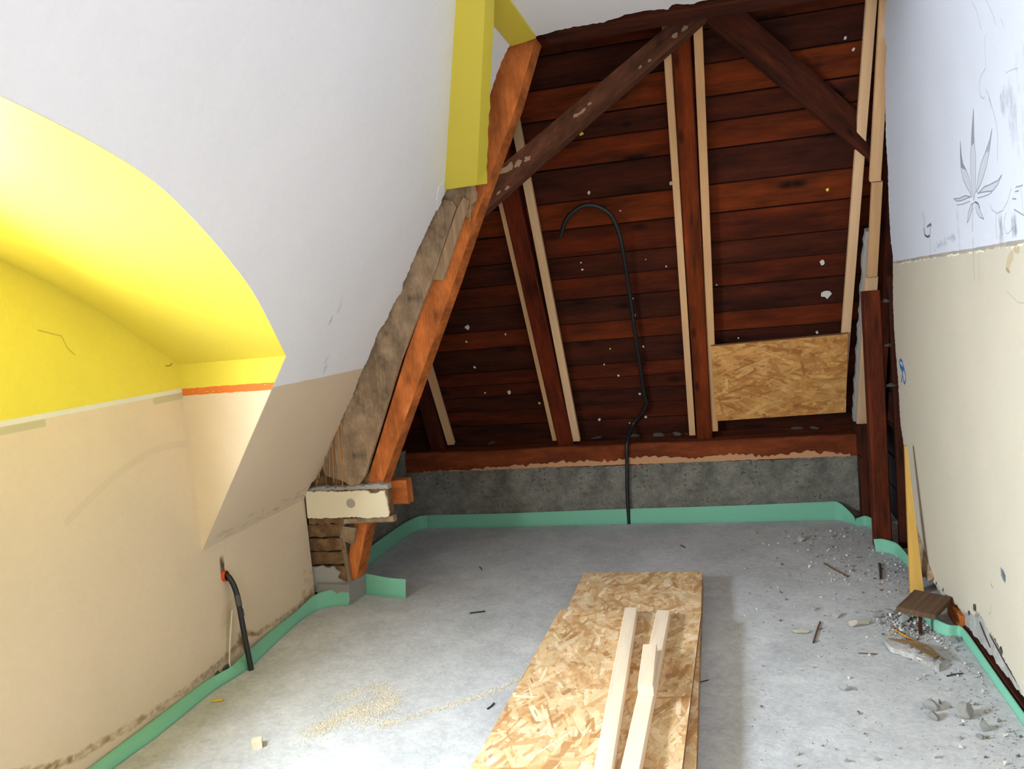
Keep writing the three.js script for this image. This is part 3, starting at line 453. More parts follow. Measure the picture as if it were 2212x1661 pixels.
// left slope beyond the truss
const roofL = group('ceiling_left_far', STRUCT);
{ const SLn = V(1, -KS, 0).normalize(), SLt = V(KS, 1, 0).normalize(), s0 = V(XL, YK, 0);
  for (let i = 0; i < 17; i++) { const t = -0.05 + i * 0.17 + 0.083, c = s0.clone().addScaledVector(SLt, t).addScaledVector(SLn, -0.16); mesh('roof_board', bar(c.clone().setZ(-5.75), c.clone().setZ(-3.9), 0.164, 0.024, SLn, 0.003), roofTones[(i * 5 + 3) % 6], roofL); }
  const c = s0.clone().addScaledVector(SLt, 1.35).addScaledVector(SLn, -0.19); mesh('underlay', bar(c.clone().setZ(-5.8), c.clone().setZ(-3.86), 3.0, 0.02, SLn, 0.002), M.felt, roofL); }
mesh('wall_left_outer', box(-2.75, -2.42, -0.05, 1.15, -5.85, -3.75, 0.002), M.felt, scene, STRUCT);
// boards of the partition seen past the torn right wall
const partR = group('wall_right_far', STRUCT);
for (let i = 0; i < 16; i++) mesh('wall_board', bar(V(1.0, 0.1 + i * 0.2, -5.75), V(1.0, 0.1 + i * 0.2, -4.4), 0.024, 0.192, Y, 0.003), [M.darkBeam, roofTones[3], roofTones[5]][i % 3], partR);
mesh('core', box(1.02, 1.06, 0, 3.2, -5.8, -4.35), M.felt, partR);

// wall plate and its return on the right
const plate = group('wall_plate', thing('long dark red-brown timber wall plate lying on the concrete knee wall', 'beam'));
mesh('timber', bar(V(-2.25, 0.463, -5.53), V(0.8, 0.463, -5.53), 0.2, 0.146, Y, 0.008, 0.02), wood(rgb(150, 74, 38), 0.9, 0.5, 1.6, 0.003, dustyTex), plate);
mesh('mortar_smear', (() => { const o = ragged([[-2.1, 0.4], [-1.7, 0.398], [-1.2, 0.402], [-0.6, 0.4], [-0.1, 0.4], [0.4, 0.4], [0.75, 0.4]], 0.02, 0.002), u = ragged([[0.75, 0.415], [0.5, 0.44], [0.3, 0.42], [0.0, 0.445], [-0.2, 0.425], [-0.5, 0.45], [-0.8, 0.43], [-1.1, 0.435], [-1.35, 0.425], [-1.6, 0.42], [-1.8, 0.405], [-2.1, 0.408]], 0.02, 0.008); return slab([...o, ...u], 0.006, V(0, 0, -5.43), X, Y, Z); })(), std({ color: rgb(190, 140, 100), bumpMap: pbump, bumpScale: 0.003 }), plate);
mesh('sill_return', box(0.79, 0.93, 0.42, 0.6, -5.72, -5.26, 0.006), M.darkBeam, scene, thing('short dark timber running back beside the right posts, end grain facing the room', 'beam'));
mesh('prop_post', box(0.785, 0.93, 0, 0.42, -5.4, -5.27, 0.006), M.darkBeam, scene, thing('squat dark timber post under the short beam in the right corner', 'post'));

// rafters on the back slope
const rafter = (x0, x1, t1, w, mat, label) => { const g = bar(bk(x0, -0.02, -0.05), bk(x1, t1, -0.05), w, 0.1, BN, 0.006, 0.015); return mesh('rafter', g, mat, scene, thing(label, 'rafter', 'rafters under the roof boards')); };
rafter(-2.005, -1.99, 2.3, 0.11, M.oldWood[2], 'dark rafter in the corner behind the leaning post');
rafter(-1.073, -1.15, 2.75, 0.105, M.oldWood[1], 'dark red rafter behind the hooked black cable, left of it');
rafter(-0.134, -0.09, 2.78, 0.098, M.oldWood[0], 'brown rafter in the middle of the roof with pale battens on both sides');
rafter(0.905, 0.925, 2.75, 0.12, M.oldWood[2], 'dark rafter beside the torn edge of the right wall');
// new battens nailed along the rafters: x at foot, x at head, t at foot, t at head, width, offset
const battens = [
  [-1.906, -1.924, 0.02, 1.2, 0.052, -0.035, 'pale new batten low beside the leaning post'],
  [-1.148, -1.195, 0.014, 1.95, 0.03, -0.035, 'narrow pale batten on the left side of the dark red rafter'],
  [-0.996, -1.02, 0.0, 2.55, 0.05, -0.035, 'pale batten right of the dark red rafter, passing behind the diagonal strut'],
  [-0.213, -0.162, 0.005, 2.6, 0.04, -0.035, 'pale batten on the left side of the middle rafter'],
  [-0.068, -0.002, 0.03, 2.7, 0.046, -0.035, 'pale batten on the right side of the middle rafter, ending on the strand board'],
  [0.712, 0.815, 0.2, 2.7, 0.05, -0.045, 'long pale batten right of the strand board, set back in the shade'],
  [0.846, 0.862, 1.64, 2.7, 0.055, 0.02, 'uppermost pale batten beside the torn edge of the right wall'],
  [0.852, 0.857, 1.085, 1.634, 0.053, 0.02, 'middle pale batten beside the torn edge of the right wall'],
  [0.832, 0.85, 0.045, 1.079, 0.066, 0.02, 'lowest pale batten standing on the short beam in the right corner'],
];
battens.forEach(([x0, x1, t0, t1, w, o, label], i) => mesh('roof_batten', bar(bk(x0, t0, o), bk(x1, t1, o), w, 0.036, BN, 0.002), M.newBatten[i % 3], scene, thing(label, 'batten', 'new battens along the rafters')));
// mortar squeezed out behind the right battens, one uneven bead
{ const l = [], r = []; for (let k = 0; k <= 40; k++) { const t = 0.06 + k * 0.032; l.push([lerp(0.79, 0.822, k / 40) - Math.abs(at(nMid, k * 37, 11)) * 0.05 - 0.004, t]); r.push([lerp(0.815, 0.845, k / 40), t]); }
  mesh('mortar_bead', slab([...l, ...r.reverse()], 0.05, bk(0, 0, -0.06), X, BT, BN), M.mortar, scene, thing('uneven grey bead of mortar behind the pale battens in the right corner', 'mortar')); }

// strand board panel fixed between the rafters
const panel = (name, a, b, t, mats, m4) => { const A = V(0, 0, 0), B = V(0, 0, 0), N = V(0, 0, 0); m4.extractBasis(A, B, N); return new THREE.Mesh(slab([[0, 0], [a, 0], [a, b], [0, b]], t, V(0, 0, 0).setFromMatrixPosition(m4), A, B, N), mats); };
finish(panel('p', 0.79, 0.565, 0.018, [M.osb, M.osbEdge], new THREE.Matrix4().makeBasis(V(1, 0.02, 0.01).normalize(), BT, BN).setPosition(bk(-0.052, 0.125, -0.016))), 'fixed_strand_board', scene, thing('strand board panel fixed low between the middle rafter and the right battens', 'board'));

// truss: leaning post, tie beams, struts
const truss = V(0, 0, 1);
mesh('leaning_post', slab([[-2.075, 0.09], [-2.005, 0.09], [-1.904, 0.407], [-1.789, 0.635], [-1.284, 1.661], [-1.1, 2.05], [-0.98, 2.288], [-0.88, 2.487], [-0.771, 2.754], [-0.76, 2.78], [-0.93, 2.85], [-1.02, 2.6], [-1.14, 2.35], [-1.23, 2.05], [-1.21, 1.98], [-1.40, 1.675], [-1.577, 1.325], [-1.882, 0.638], [-1.985, 0.4]], 0.13, V(0, 0, -4.0), X, Y, V(0, 0, -1)), M.post, scene, thing('orange-brown leaning timber post of the roof truss', 'post'));
const tie = group('tie_beam', thing('short stub beam with a cream plaster face across the leaning post', 'beam'));
mesh('timber', box(-2.22, -1.735, 0.478, 0.622, -3.99, -3.935, 0.006), M.greyDark, tie);
{ const o = [...ragged([[-2.208, 0.478], [-2.1, 0.474], [-1.95, 0.478], [-1.85, 0.47], [-1.74, 0.476]], 0.012, 0.003), ...ragged([[-1.733, 0.5], [-1.74, 0.53], [-1.738, 0.56], [-1.745, 0.6], [-1.75, 0.618], [-1.78, 0.61], [-1.8, 0.6], [-1.83, 0.602], [-1.845, 0.618], [-1.95, 0.616], [-2.1, 0.622], [-2.205, 0.622]], 0.012, 0.003)];
  const pf = mesh('plaster_face', slab(o, 0.014, V(0, 0, -3.935), X, Y, Z), paint('#efdfbe'), tie); pf.userData.label = 'cream plaster with broken edges';
  const p = mesh('filler_spot', new THREE.CylinderGeometry(0.025, 0.025, 0.004, 24), std({ color: rgb(176, 164, 144) }), pf); p.rotation.x = Math.PI / 2; p.position.set(-1.945, 0.553, -3.92);
  mesh('lower_lath', bar(V(-2.0, 0.453, -3.95), V(-1.715, 0.459, -3.95), 0.05, 0.03, Y, 0.006, 0.08), M.grey, tie);
  mesh('mortar_bed', slab(ragged([[-2.21, 0.44], [-2.0, 0.435], [-2.0, 0.472], [-2.1, 0.482], [-2.15, 0.49], [-2.21, 0.472]], 0.014, 0.006), 0.04, V(0, 0, -3.975), X, Y, Z), M.greyDark, tie);
  mesh('top_crumbs', slab(ragged([[-2.21, 0.618], [-1.73, 0.62], [-1.735, 0.64], [-1.8, 0.645], [-1.95, 0.638], [-2.12, 0.642], [-2.2, 0.632], [-2.21, 0.618]], 0.012, 0.005), 0.05, V(0, 0, -3.99), X, Y, Z), M.mortar, tie); }
mesh('tie_beam_rear', box(-2.15, -1.71, 0.486, 0.62, -4.22, -4.14, 0.006), M.post, scene, thing('reddish stub beam on the far side of the leaning post', 'beam'));
// weathered boards filling the truss between slope and post
const fillB = group('filler_boards', thing('weathered grey boards nailed between the torn plaster slope and the leaning post', 'boards'));
mesh('long_board', slab([[-1.99, 0.66], [-1.965, 0.64], [-1.935, 0.632], [-1.905, 0.645], [-1.875, 0.68], [-1.845, 0.74], [-1.6, 1.29], [-1.39, 1.68], [-1.225, 2.03], [-1.24, 2.06], [-1.3, 2.075], [-1.38, 2.02], [-1.7, 1.5], [-2.0, 0.98], [-2.12, 0.78], [-2.1, 0.7]], 0.025, V(0, 0, -3.965), X, Y, V(0, 0, -1)), M.grey, fillB);
mesh('short_board', slab([[-1.386, 1.684], [-1.332, 1.676], [-1.155, 2.05], [-1.185, 2.075], [-1.225, 2.02]], 0.02, V(0, 0, -3.972), X, Y, V(0, 0, -1)), wood(rgb(206, 168, 130), 0.9, 0.2, 0.9), fillB).userData.label = 'short pale brown board';
mesh('corner_board', slab([[-2.3, 0.6], [-1.86, 0.6], [-1.86, 0.74], [-2.05, 1.0], [-2.17, 0.95], [-2.3, 0.75]], 0.02, V(0, 0, -3.998), X, Y, V(0, 0, -1)), M.greyDark, fillB);
mesh('splintered_end', slab(ragged([[-1.4, 1.98], [-1.16, 1.98], [-1.12, 2.09], [-1.13, 2.14], [-1.16, 2.12], [-1.18, 2.18], [-1.21, 2.14], [-1.24, 2.18], [-1.29, 2.14], [-1.36, 2.12], [-1.4, 2.05], [-1.4, 1.98]], 0.014, 0.006), 0.02, V(0, 0, -3.985), X, Y, V(0, 0, -1)), M.grey, fillB);
const low = group('lower_boards', thing('rough short boards under the stub beam, against the left wall', 'boards'));
[[-2.28, -2.045, 0.36, 0.437], [-2.28, -2.035, 0.284, 0.358], [-2.28, -2.03, 0.204, 0.282], [-2.28, -2.04, 0.1, 0.202]].forEach(([a, b, c, d]) => mesh('board', slab(ragged([[a, c], [b, c + 0.004], [b - rr(0, 0.01), d - 0.007], [a, d - 0.007], [a, c]], 0.02, 0.003), 0.03, V(0, 0, -3.955 - rr(0, 0.024)), X, Y, V(0, 0, -1)), M.greyDark, low));
mesh('upright_board', bar(V(-2.028, 0.1, -3.975), V(-2.05, 0.43, -3.975), 0.022, 0.02, Z, 0.003), M.grey, low);
mesh('square_block', slab(ragged([[-2.055, 0.335], [-1.985, 0.315], [-1.955, 0.405], [-2.04, 0.42]], 0.02, 0.003), 0.03, V(0, 0, -3.97), X, Y, V(0, 0, -1)), M.grey, low);
mesh('mortar_patch', slab(ragged([[-2.25, 0.06], [-2.06, 0.05], [-2.05, 0.11], [-2.08, 0.13], [-2.07, 0.16], [-2.1, 0.195], [-2.25, 0.2]], 0.014, 0.006), 0.012, V(0, 0, -3.962), X, Y, Z), M.mortar, low);
mesh('footing', (() => { const g = new THREE.BoxGeometry(0.2, 0.11, 0.17, 8, 5, 7), P = g.attributes.position; for (let i = 0; i < P.count; i++) { const x = P.getX(i), y = P.getY(i), z = P.getZ(i), s = x > 0 ? 1 : 0; P.setXYZ(i, x + at(nMid, y * 900 + 40, z * 900) * 0.012 + s * z * -0.12, y + at(nMid, x * 700, z * 700) * 0.01, z + at(nMid, x * 900, y * 900) * 0.012); } g.computeVertexNormals(); return g; })(), M.mortar, scene, thing('low concrete footing block under the leaning post', 'footing')).position.set(-2.095, 0.056, -4.0);

// reeds of the old plaster lath, still hanging from the torn edge
const reeds = [[-2.17, 0.68, -2.12, 0.98], [-2.15, 0.66, -2.09, 1.02], [-2.13, 0.69, -2.06, 1.06], [-2.1, 0.62, -2.04, 1.08], [-2.07, 0.7, -2.02, 1.12], [-2.05, 0.66, -2.0, 1.14], [-2.03, 0.75, -1.98, 1.16], [-2.0, 0.64, -1.97, 1.18], [-1.985, 0.78, -1.945, 1.2], [-1.72, 1.38, -1.735, 1.5], [-1.535, 1.72, -1.545, 1.85], [-1.4, 1.7, -1.47, 1.95], [-2.19, 0.655, -2.14, 0.8], [-2.16, 0.63, -2.11, 0.84], [-1.16, 1.95, -1.13, 2.12]];
reeds.forEach(([x0, y0, x1, y1], i) => mesh('reed', tube([[x0, y0, -3.955 + rr(-0.006, 0.006)], [(x0 + x1) / 2 + rr(-0.006, 0.006), (y0 + y1) / 2, -3.95 + rr(-0.004, 0.01)], [x1, y1, -3.952]], rr(0.0018, 0.003), 10, false, 5), std({ color: i % 3 ? rgb(196, 138, 74) : rgb(150, 100, 60) }), scene, thing('thin dry reed of the old plaster lath hanging at the torn slope edge', 'reed', 'reeds at the torn plaster edge')));

// diagonal struts and the purlin behind the ceiling edge
function prismoid(p0, p1, q0, q1, d) {   // long edges p0-p1 and q0-q1, thickness d along -z
  const pos = [], uv = [], idx = []; const add = (v, a, b) => { pos.push(v.x, v.y, v.z); uv.push(a, b); };
  const bk4 = [p0, p1, q1, q0], off = V(0, 0, -d), L = p0.distanceTo(p1), w = p0.distanceTo(q0);
  const quads = [[p0, p1, q1, q0], [p0.clone().add(off), q0.clone().add(off), q1.clone().add(off), p1.clone().add(off)], [p0.clone().add(off), p1.clone().add(off), p1, p0], [q0, q1, q1.clone().add(off), q0.clone().add(off)], [p0, q0, q0.clone().add(off), p0.clone().add(off)], [p1, p1.clone().add(off), q1.clone().add(off), q1]];
  for (const Q of quads) { const o = pos.length / 3; const uvs = [[0, 0], [0, L], [w, L], [w, 0]]; Q.forEach((v, i) => add(v, ...uvs[i])); idx.push(o, o + 1, o + 2, o, o + 2, o + 3); }
  const g = new THREE.BufferGeometry(); g.setAttribute('position', new THREE.Float32BufferAttribute(pos, 3)); g.setAttribute('uv', new THREE.Float32BufferAttribute(uv, 2)); g.setIndex(idx); g.computeVertexNormals();
  return g;
}
const strut = (p0, p1, q0, q1, d, mat, label) => mesh('roof_strut', prismoid(p0, p1, q0, q1, d), mat, scene, thing(label, 'strut', 'diagonal struts under the ceiling edge'));
const sL = strut(V(-1.16, 1.99, -4.135), V(0.04, 2.84, -4.3), V(-1.14, 2.155, -4.135), V(0.03, 2.94, -4.3), 0.09, M.strut, 'purple-brown diagonal strut rising from the leaning post to the ceiling');
strut(V(0.835, 2.1, -4.72), V(0.03, 2.84, -4.36), V(0.835, 2.3, -4.72), V(0.18, 2.9, -4.36), 0.06, M.darkBeam, 'dark diagonal strut falling from the ceiling middle to the right wall');
mesh('purlin', box(-0.7, 0.86, YC - 0.005, YC + 0.17, -4.04, -3.87, 0.008), M.darkBeam, scene, thing('dark brown purlin just behind the broken ceiling edge', 'beam'));
// chalky scabs of plaster left on the left strut: along, across, length, height
for (const [u, v, l, h] of [[0.1, 0.82, 0.07, 0.03], [0.135, 0.72, 0.09, 0.05], [0.18, 0.6, 0.08, 0.035], [0.22, 0.5, 0.06, 0.03], [0.09, 0.2, 0.04, 0.015], [0.13, 0.12, 0.035, 0.018], [0.44, 0.55, 0.04, 0.025], [0.47, 0.5, 0.07, 0.02], [0.5, 0.56, 0.03, 0.02], [0.72, 0.3, 0.03, 0.018], [0.76, 0.24, 0.025, 0.018], [0.87, 0.35, 0.04, 0.03], [0.91, 0.3, 0.045, 0.028]]) {
  const lo = V(-1.16, 1.99, -4.135).lerp(V(0.04, 2.84, -4.3), u), hi = V(-1.14, 2.155, -4.135).lerp(V(0.03, 2.94, -4.3), u), p = lo.lerp(hi, v), pts = [];
  for (let a = 0; a < 14; a++) { const q = a / 14 * Math.PI * 2, r = rr(0.45, 1); pts.push([Math.cos(q) * l / 2 * r, Math.sin(q) * h / 2 * r]); }
  mesh('plaster_scab', slab(pts, 0.004, p, V(0.82, 0.57, -0.11).normalize(), V(-0.57, 0.82, 0).normalize(), V(0.1, 0.05, 1).normalize()), std({ color: rgb(168, 138, 108), bumpMap: pbump, bumpScale: 0.003 }), sL);
}

// posts at the torn right wall
mesh('upright_post', box(0.768, 0.855, 0, 1.43, -4.88, -4.775, 0.006), wood(rgb(120, 52, 26), 0.9, 0.4, 1.6, 0.003, agedTex), scene, thing('upright red-brown post standing on the floor near the torn right wall', 'post'));
mesh('wall_stud', box(0.9, 0.965, 0, 1.5, -4.86, -4.79, 0.004), M.darkBeam, scene, thing('dark narrow stud between the upright post and the torn right wall', 'stud'));
for (const [y, s] of [[1.36, 1], [1.12, 1], [0.9, 1.1]]) { const o = mesh('mortar_lump', lump(0.026 * s, 1.3, 0.8, 0.8, 2, 0.3), M.mortarDark, scene, thing(y > 1.3 ? 'topmost pale mortar lump beside the upright post' : y > 1 ? 'middle pale mortar lump beside the upright post' : 'lowest pale mortar lump beside the upright post', 'mortar', 'mortar lumps beside the post')); o.position.set(0.885, y, -4.8); }
mesh('leaning_batten', prismoid(V(0.797, 0.004, -4.07), V(0.852, 0.66, -4.33), V(0.856, 0.004, -4.07), V(0.862, 0.66, -4.33), 0.024), M.yellowStud, scene, thing('yellowish pointed batten leaning against the torn lower edge of the right wall', 'batten'));
mesh('sole_plate', box(XR + 0.005, XR + 0.07, 0, 0.035, -3.62, -2.2, 0.004), M.darkBeam, scene, thing('brown sole plate under the torn right wall beside the foam strip', 'beam'));
mesh('sole_block', box(XR - 0.005, XR + 0.07, 0, 0.07, -3.83, -3.63, 0.004), M.post, scene, thing('orange-brown timber block in the gap under the torn right wall', 'block'));
mesh('board_offcut', bar(V(0.722, 0.092, -3.605), V(0.832, 0.1, -3.79), 0.156, 0.022, V(-0.05, 1, 0.15), 0.003), wood(rgb(120, 92, 70), 0.9), scene, thing('brown board offcut jutting out of the gap under the right wall', 'offcut'));
mesh('prop_stick', bar(V(0.735, 0, -3.6), V(0.745, 0.082, -3.63), 0.016, 0.012, V(1, 0, 0), 0.002), M.darkBeam, scene, thing('thin dark stick propping the jutting board offcut', 'stick'));
mesh('bent_lath', ribbon([[0.885, 0.31, -4.52], [0.872, 0.2, -4.42], [0.87, 0.11, -4.28], [0.885, 0.05, -4.1]], [[0.905, 0.31, -4.49], [0.9, 0.235, -4.36], [0.898, 0.15, -4.22], [0.9, 0.085, -4.06]], 0.008, 24, 3), M.grey, scene, thing('bent grey strip of lath peeling off the torn corner of the right wall', 'lath'));

// dark splits and loose flakes along the torn foot of the right wall
[[-2.95, 0.07, -3.3, 0.13], [-3.0, 0.085, -3.36, 0.165], [-2.9, 0.068, -3.1, 0.095], [-3.15, 0.12, -3.26, 0.15], [-2.7, 0.064, -2.95, 0.076], [-3.3, 0.08, -3.42, 0.13]].forEach(([z0, y0, z1, y1]) => mesh('lath_splinter', tube([[0.9145, y0, z0], [0.9125, (y0 + y1) / 2 + rr(-0.004, 0.006), (z0 + z1) / 2], [0.9145, y1, z1]], 0.0032, 10, false, 5), std({ color: rgb(70, 58, 50) }), scene, thing('thin dark splinter of lath in the torn plaster at the foot of the right wall', 'splinter', 'lath splinters in the right wall')));
[[-4.02, 0.075, 0.018], [-3.9, 0.088, 0.016], [-3.76, 0.094, 0.016], [-3.5, 0.135, 0.02], [-3.42, 0.185, 0.022], [-3.12, 0.145, 0.02]].forEach(([z, y, r]) => { const o = mesh('plaster_flake', lump(r, 0.35, 1, 0.8, 1, 0.35), M.mortarDark, scene, thing('dark curled flake at the torn lower edge of the right wall paint', 'flake', 'flakes at the right wall tear')); o.position.set(0.899, y - r * 0.5, z); });
// broken plaster behind the left foam strip
[[-2.96, 0.03, 0.02], [-3.0, 0.045, 0.016], [-3.06, 0.04, 0.018], [-2.9, 0.028, 0.014]].forEach(([z, y, r]) => { const o = mesh('mortar_lump', lump(r, 0.8, 1, 1.3, 2, 0.25), M.mortarDark, scene, thing('crumb of broken plaster behind the green foam strip on the left', 'mortar', 'crumbs behind the left foam strip')); o.position.set(-2.205, y - 0.012, z); });

// ---------------------------------------------------------------- cable, conduit, foam strips
const cableT = [[-0.661, -0.69], [-0.647, -0.154], [-0.634, 0.03], [-0.6, 0.09], [-0.52, 0.19], [-0.492, 0.26], [-0.5, 0.32], [-0.503, 0.476], [-0.507, 0.784], [-0.511, 1.105], [-0.515, 1.377], [-0.527, 1.508], [-0.56, 1.611], [-0.627, 1.669], [-0.7, 1.683], [-0.776, 1.65], [-0.825, 1.6], [-0.866, 1.515]];
{
  const pts = [V(-0.664, 0.0, -5.40), V(-0.66, 0.2, -5.405), V(-0.648, 0.4, -5.405), V(-0.638, 0.545, -5.41)];
  for (const [x, t] of cableT.slice(3)) pts.push(bk(x, t, -0.06 + (t > 1.3 ? 0.06 : t > 0.5 ? 0.02 : 0)));
  const c = new THREE.CatmullRomCurve3(pts, false, 'catmullrom', 0.4);
  const cb = group('hooked_cable', thing('black conduit rising from the floor past the wall plate and hooking over at its top', 'cable'));
  mesh('conduit', new THREE.TubeGeometry(c, 180, 0.013, 10), M.black, cb);
  mesh('end_ring', new THREE.TorusGeometry(0.0085, 0.003, 6, 14), M.black, cb).position.copy(pts[pts.length - 1]);
}
const pipe = group('wall_conduit', thing('black conduit leaning from a red sleeve in the left wall down to the floor', 'conduit'));
mesh('pipe', tube([[-2.216, 0.432, -3.148], [-2.195, 0.42, -3.147], [-2.175, 0.385, -3.145], [-2.16, 0.33, -3.142], [-2.14, 0.16, -3.13], [-2.118, 0.0, -3.118]], 0.0125, 50), M.black, pipe);
const sleeve = mesh('sleeve', (() => { const g = new THREE.CylinderGeometry(0.023, 0.025, 0.018, 28, 1, true); g.scale(1, 1, 0.85); g.rotateZ(-Math.PI / 2); g.translate(-2.2115, 0.425, -3.146); return g; })(), std({ color: rgb(206, 74, 36), roughness: 0.5, side: THREE.DoubleSide }), pipe); sleeve.userData.label = 'red-orange plastic sleeve';
mesh('sleeve_back', (() => { const g = new THREE.CircleGeometry(0.0235, 24); g.rotateY(Math.PI / 2); g.scale(1, 1, 0.85); g.translate(-2.2185, 0.425, -3.146); return g; })(), std({ color: rgb(168, 52, 24) }), sleeve);
for (const [a, l] of [[0.34, 0.05], [0.27, 0.03]]) mesh('tape_wrap', tube([[-2.1615 + (0.34 - a) * 0.11, a, -3.142], [-2.1605 + (0.34 - a + l) * 0.11, a - l, -3.14]], 0.0142, 6), std({ color: rgb(74, 72, 70), roughness: 0.55 }), pipe);
mesh('thin_wire', tube([[-2.19, 0.27, -3.135], [-2.2, 0.15, -3.11], [-2.2, 0.06, -3.085], [-2.19, 0.03, -3.07]], 0.004, 20, false, 6), std({ color: rgb(222, 206, 176) }), scene, thing('thin cream wire hanging beside the black conduit on the left wall', 'wire'));

const foamStrip = (label, lo, hi, n, bulge) => mesh('foam_strip', ribbon(lo, hi, 0.007, n, 5, bulge), M.foam, scene, thing(label, 'foam strip', 'green edge foam strips'));
foamStrip('long wavy green foam strip along the foot of the left wall', [[-2.19, 0, -1.7], [-2.185, 0, -2.321], [-2.17, 0, -2.546], [-2.175, 0, -2.9], [-2.15, 0, -3.05], [-2.14, 0, -3.173], [-2.165, 0, -3.429], [-2.182, 0, -3.689], [-2.16, 0, -3.83], [-2.1, 0, -3.89], [-2.015, 0, -3.905]], [[-2.212, 0.045, -1.7], [-2.212, 0.044, -2.321], [-2.208, 0.043, -2.546], [-2.205, 0.043, -2.9], [-2.165, 0.05, -3.03], [-2.18, 0.045, -3.15], [-2.207, 0.042, -3.429], [-2.208, 0.045, -3.689], [-2.19, 0.068, -3.86], [-2.11, 0.08, -3.92], [-2.018, 0.078, -3.92]], 110, V(0.008, 0, 0));
foamStrip('loose end of green foam sticking out past the concrete footing', [[-1.985, 0.0, -4.07], [-1.9, 0, -4.045], [-1.81, 0, -4.02], [-1.723, 0, -4.008]], [[-1.985, 0.112, -4.09], [-1.9, 0.108, -4.06], [-1.81, 0.104, -4.035], [-1.72, 0.102, -4.02]], 20, V(0, 0, 0.006));
foamStrip('green foam strip along the left knee wall behind the leaning post', [[-2.19, 0, -4.2], [-2.195, 0, -4.8], [-2.19, 0, -5.2], [-2.15, 0, -5.36], [-2.1, 0, -5.395]], [[-2.2, 0.1, -4.2], [-2.205, 0.095, -4.8], [-2.2, 0.09, -5.22], [-2.16, 0.09, -5.375], [-2.1, 0.092, -5.405]], 40, V(0.004, 0, 0));
foamStrip('green foam strip along the foot of the concrete back wall', [[-2.1, 0, -5.395], [-1.5, 0, -5.392], [-0.8, 0, -5.4], [0, 0, -5.395], [0.55, 0, -5.4], [0.66, 0, -5.385], [0.72, 0, -5.3], [0.735, 0, -5.25]], [[-2.1, 0.092, -5.405], [-1.5, 0.092, -5.403], [-0.8, 0.1, -5.408], [0, 0.106, -5.405], [0.55, 0.114, -5.408], [0.66, 0.112, -5.4], [0.73, 0.055, -5.31], [0.745, 0.012, -5.26]], 90, V(0, 0, 0.004));
foamStrip('short curled green foam strip at the foot of the squat post in the right corner', [[0.74, 0, -5.24], [0.8, 0, -5.235], [0.845, 0, -5.1], [0.85, 0, -4.92]], [[0.74, 0.045, -5.255], [0.8, 0.06, -5.255], [0.862, 0.05, -5.1], [0.865, 0.05, -4.92]], 24, V(0, 0, 0));
foamStrip('green foam strip in front of the upright post by the torn right wall', [[0.762, 0, -4.74], [0.8, 0, -4.72], [0.85, 0, -4.66], [0.87, 0, -4.5], [0.88, 0, -4.3]], [[0.755, 0.065, -4.755], [0.8, 0.068, -4.745], [0.862, 0.06, -4.68], [0.885, 0.04, -4.5], [0.89, 0.02, -4.3]], 30, V(0, 0, 0));
foamStrip('long green foam strip along the foot of the right wall in the foreground', [[0.79, 0, -3.76], [0.8, 0, -3.64], [0.84, 0, -3.585], [0.885, 0, -3.58], [0.888, 0, -3.5], [0.888, 0, -3.1], [0.888, 0, -2.6], [0.888, 0, -2.0]], [[0.785, 0.055, -3.77], [0.805, 0.05, -3.66], [0.845, 0.045, -3.6], [0.888, 0.04, -3.6], [0.896, 0.04, -3.5], [0.896, 0.032, -3.1], [0.896, 0.03, -2.6], [0.896, 0.03, -2.0]], 90, V(-0.004, 0, 0));

// ---------------------------------------------------------------- strand boards and battens stacked on the floor
const flat = (x, y, z, yaw) => new THREE.Matrix4().makeTranslation(x, y, z).multiply(new THREE.Matrix4().makeRotationY(yaw)).multiply(new THREE.Matrix4().makeBasis(V(0, 0, 1), V(1, 0, 0), V(0, -1, 0)));   // a runs to the viewer, b to the right, thickness down
const stackUV = (m, du) => { const u = m.geometry.attributes.uv; for (let i = 0; i < u.count; i++) u.setXY(i, u.getX(i) + du, u.getY(i) + du * 0.37); return m; };
const stack = [[-0.775, -4.105, -0.004, 0.2, 'lowest strand board of the stack on the floor'], [-0.768, -4.14, 0.004, 1.1, 'second strand board from the floor in the stack'], [-0.776, -4.12, -0.002, 1.5, 'middle strand board of the stack'], [-0.77, -4.155, 0.006, 0.65, 'strand board just under the top one, its far end bare']];
stack.forEach(([x, z, yaw, du, label], i) => finish(stackUV(panel('p', 2.5, 0.612, 0.022, [M.osbFloor, M.osbEdge], flat(x, 0.022 * (i + 1), z, yaw)), du), 'strand_board', scene, thing(label, 'board', 'stacked strand boards')));
finish(stackUV(panel('p', 2.5, 0.635, 0.022, [M.osbFloor, M.osbEdge], flat(-0.786, 0.11, -3.578, -0.028)), 0.9), 'strand_board', scene, thing('topmost strand board of the stack, carrying the pale battens', 'board', 'stacked strand boards'));
const floorBat = (label, p0, p1, w, h) => mesh('floor_batten', bar(p0, p1, w, h, Y, 0.0025), M.paleBatten, scene, thing(label, 'batten', 'battens on the strand boards'));
floorBat('left one of the two long pale battens on the strand boards', V(-0.45, 0.131, -3.5), V(-0.38, 0.131, -1.5), 0.054, 0.04);
floorBat('right one of the two long pale battens on the strand boards, under a short one', V(-0.307, 0.131, -3.47), V(-0.34, 0.131, -1.5), 0.056, 0.04);
floorBat('short pale batten lying on top of the right long batten', V(-0.327, 0.172, -3.02), V(-0.317, 0.172, -2.685), 0.052, 0.04);

